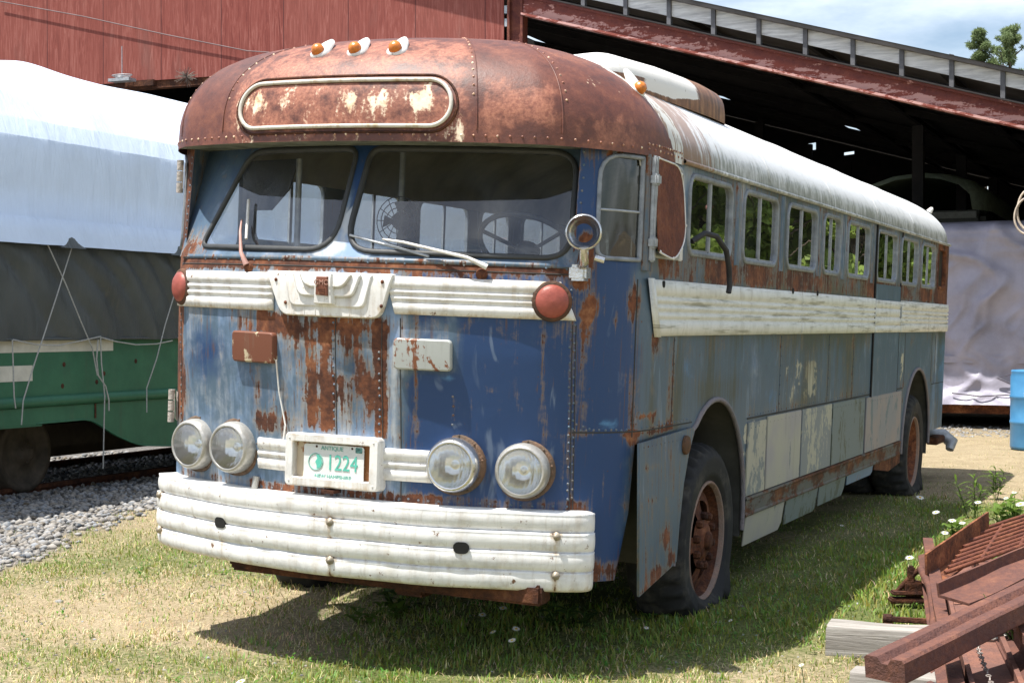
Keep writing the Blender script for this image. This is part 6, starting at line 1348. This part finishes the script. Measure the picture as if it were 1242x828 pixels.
def young_tree(x, y, H, R, seed, label):
    r = random.Random(seed); e = empty('young_tree', (x, y, 0)); tag(e, label, 'tree', 'leafy trees right of the coach, seen mirrored in its windows'); m = MB(); m.tube([(0, 0, 0), (.05, .03, H*.45), (.0, .0, H*.9)], [.09, .06, .02], 8); cl = []
    for k in range(46):
        z = H*r.uniform(.08, 1.0); q = R*(1-.55*max(0, z/H-.5))*r.uniform(.3, 1.0)**.5; a = r.uniform(0, 6.28); c = V((cos(a)*q, sin(a)*q, z)); cl.append((c.x, c.y, c.z, r.uniform(.22, .5))); m.tube([V((0, 0, z*.75)), c], [.02, .006], 5)
    m.build('trunk', bark, e); v, f = crown_mesh(cl, 15000, .13, seed); leafobj('crown', v, f, MAT['leafy'], e)
for k, (x, y, H, R) in enumerate(((3.2, 14.4, 4.4, 1.05), (4.2, 13.6, 5.2, 1.2), (5.3, 12.9, 4.8, 1.25), (6.5, 12.0, 5.6, 1.4), (8.0, 11.0, 5.4, 1.4))):
    young_tree(x, y, H, R, 30+k, ['leafy young tree nearest the blue drum, mirrored in the rearmost windows', 'leafy young tree mirrored in the emergency door window', 'leafy young tree mirrored in the middle windows', 'leafy young tree mirrored in the second window', 'leafy young tree mirrored in the foremost side window'][k])

# ================================================================== light, sky, camera
SUN = V((-.235, -.285, 1)).normalized()
L = bpy.data.lights.new('sun', 'SUN'); L.energy = 4.6; L.angle = radians(.53); L.color = (1, .955, .89); lo = bpy.data.objects.new('sun', L); COL.objects.link(lo); lo.rotation_euler = SUN.to_track_quat('Z', 'Y').to_euler(); lo.location = (0, 0, 30)
w = bpy.data.worlds.new('World'); scene.world = w; w.use_nodes = True; nt = w.node_tree; bg = nt.nodes['Background']
sky = nt.nodes.new('ShaderNodeTexSky'); sky.sky_type = 'NISHITA'; sky.sun_disc = False; sky.sun_elevation = math.asin(SUN.z); sky.sun_rotation = atan2(SUN.x, SUN.y); sky.dust_density = 1.6; sky.ozone_density = 1.2
tc = nt.nodes.new('ShaderNodeTexCoord'); mp = nt.nodes.new('ShaderNodeMapping'); mp.inputs['Scale'].default_value = (1, 1, 3.2); nt.links.new(tc.outputs['Generated'], mp.inputs[0])
nn = nt.nodes.new('ShaderNodeTexNoise'); nn.inputs['Scale'].default_value = 4.2; nn.inputs['Detail'].default_value = 7; nn.inputs['Roughness'].default_value = .58; nt.links.new(mp.outputs[0], nn.inputs['Vector'])
mr = nt.nodes.new('ShaderNodeMapRange'); mr.interpolation_type = 'SMOOTHSTEP'; mr.inputs[1].default_value = .30; mr.inputs[2].default_value = .95; nt.links.new(nn.outputs['Fac'], mr.inputs[0])
mx = nt.nodes.new('ShaderNodeMix'); mx.data_type = 'RGBA'; nt.links.new(mr.outputs[0], mx.inputs[0]); nt.links.new(sky.outputs[0], mx.inputs[6]); mx.inputs[7].default_value = (11.5, 12.0, 12.5, 1)
nt.links.new(mx.outputs[2], bg.inputs[0]); bg.inputs[1].default_value = .088
cam = bpy.data.cameras.new('camera'); co = bpy.data.objects.new('camera', cam); COL.objects.link(co); co.location = CAM; co.rotation_euler = (radians(90)+PIT, 0, YAW); cam.sensor_width = 36; cam.lens = 36*FPX/1242; cam.clip_end = 2000; cam.clip_start = .05
scene.camera = co
vs_ = scene.view_settings; vs_.view_transform = 'Standard'; vs_.look = 'None'; vs_.gamma = 1; vs_.use_curve_mapping = False; vs_.exposure = .90
scene.cycles.max_bounces = 8; scene.cycles.transparent_max_bounces = 16; scene.cycles.use_denoising = True
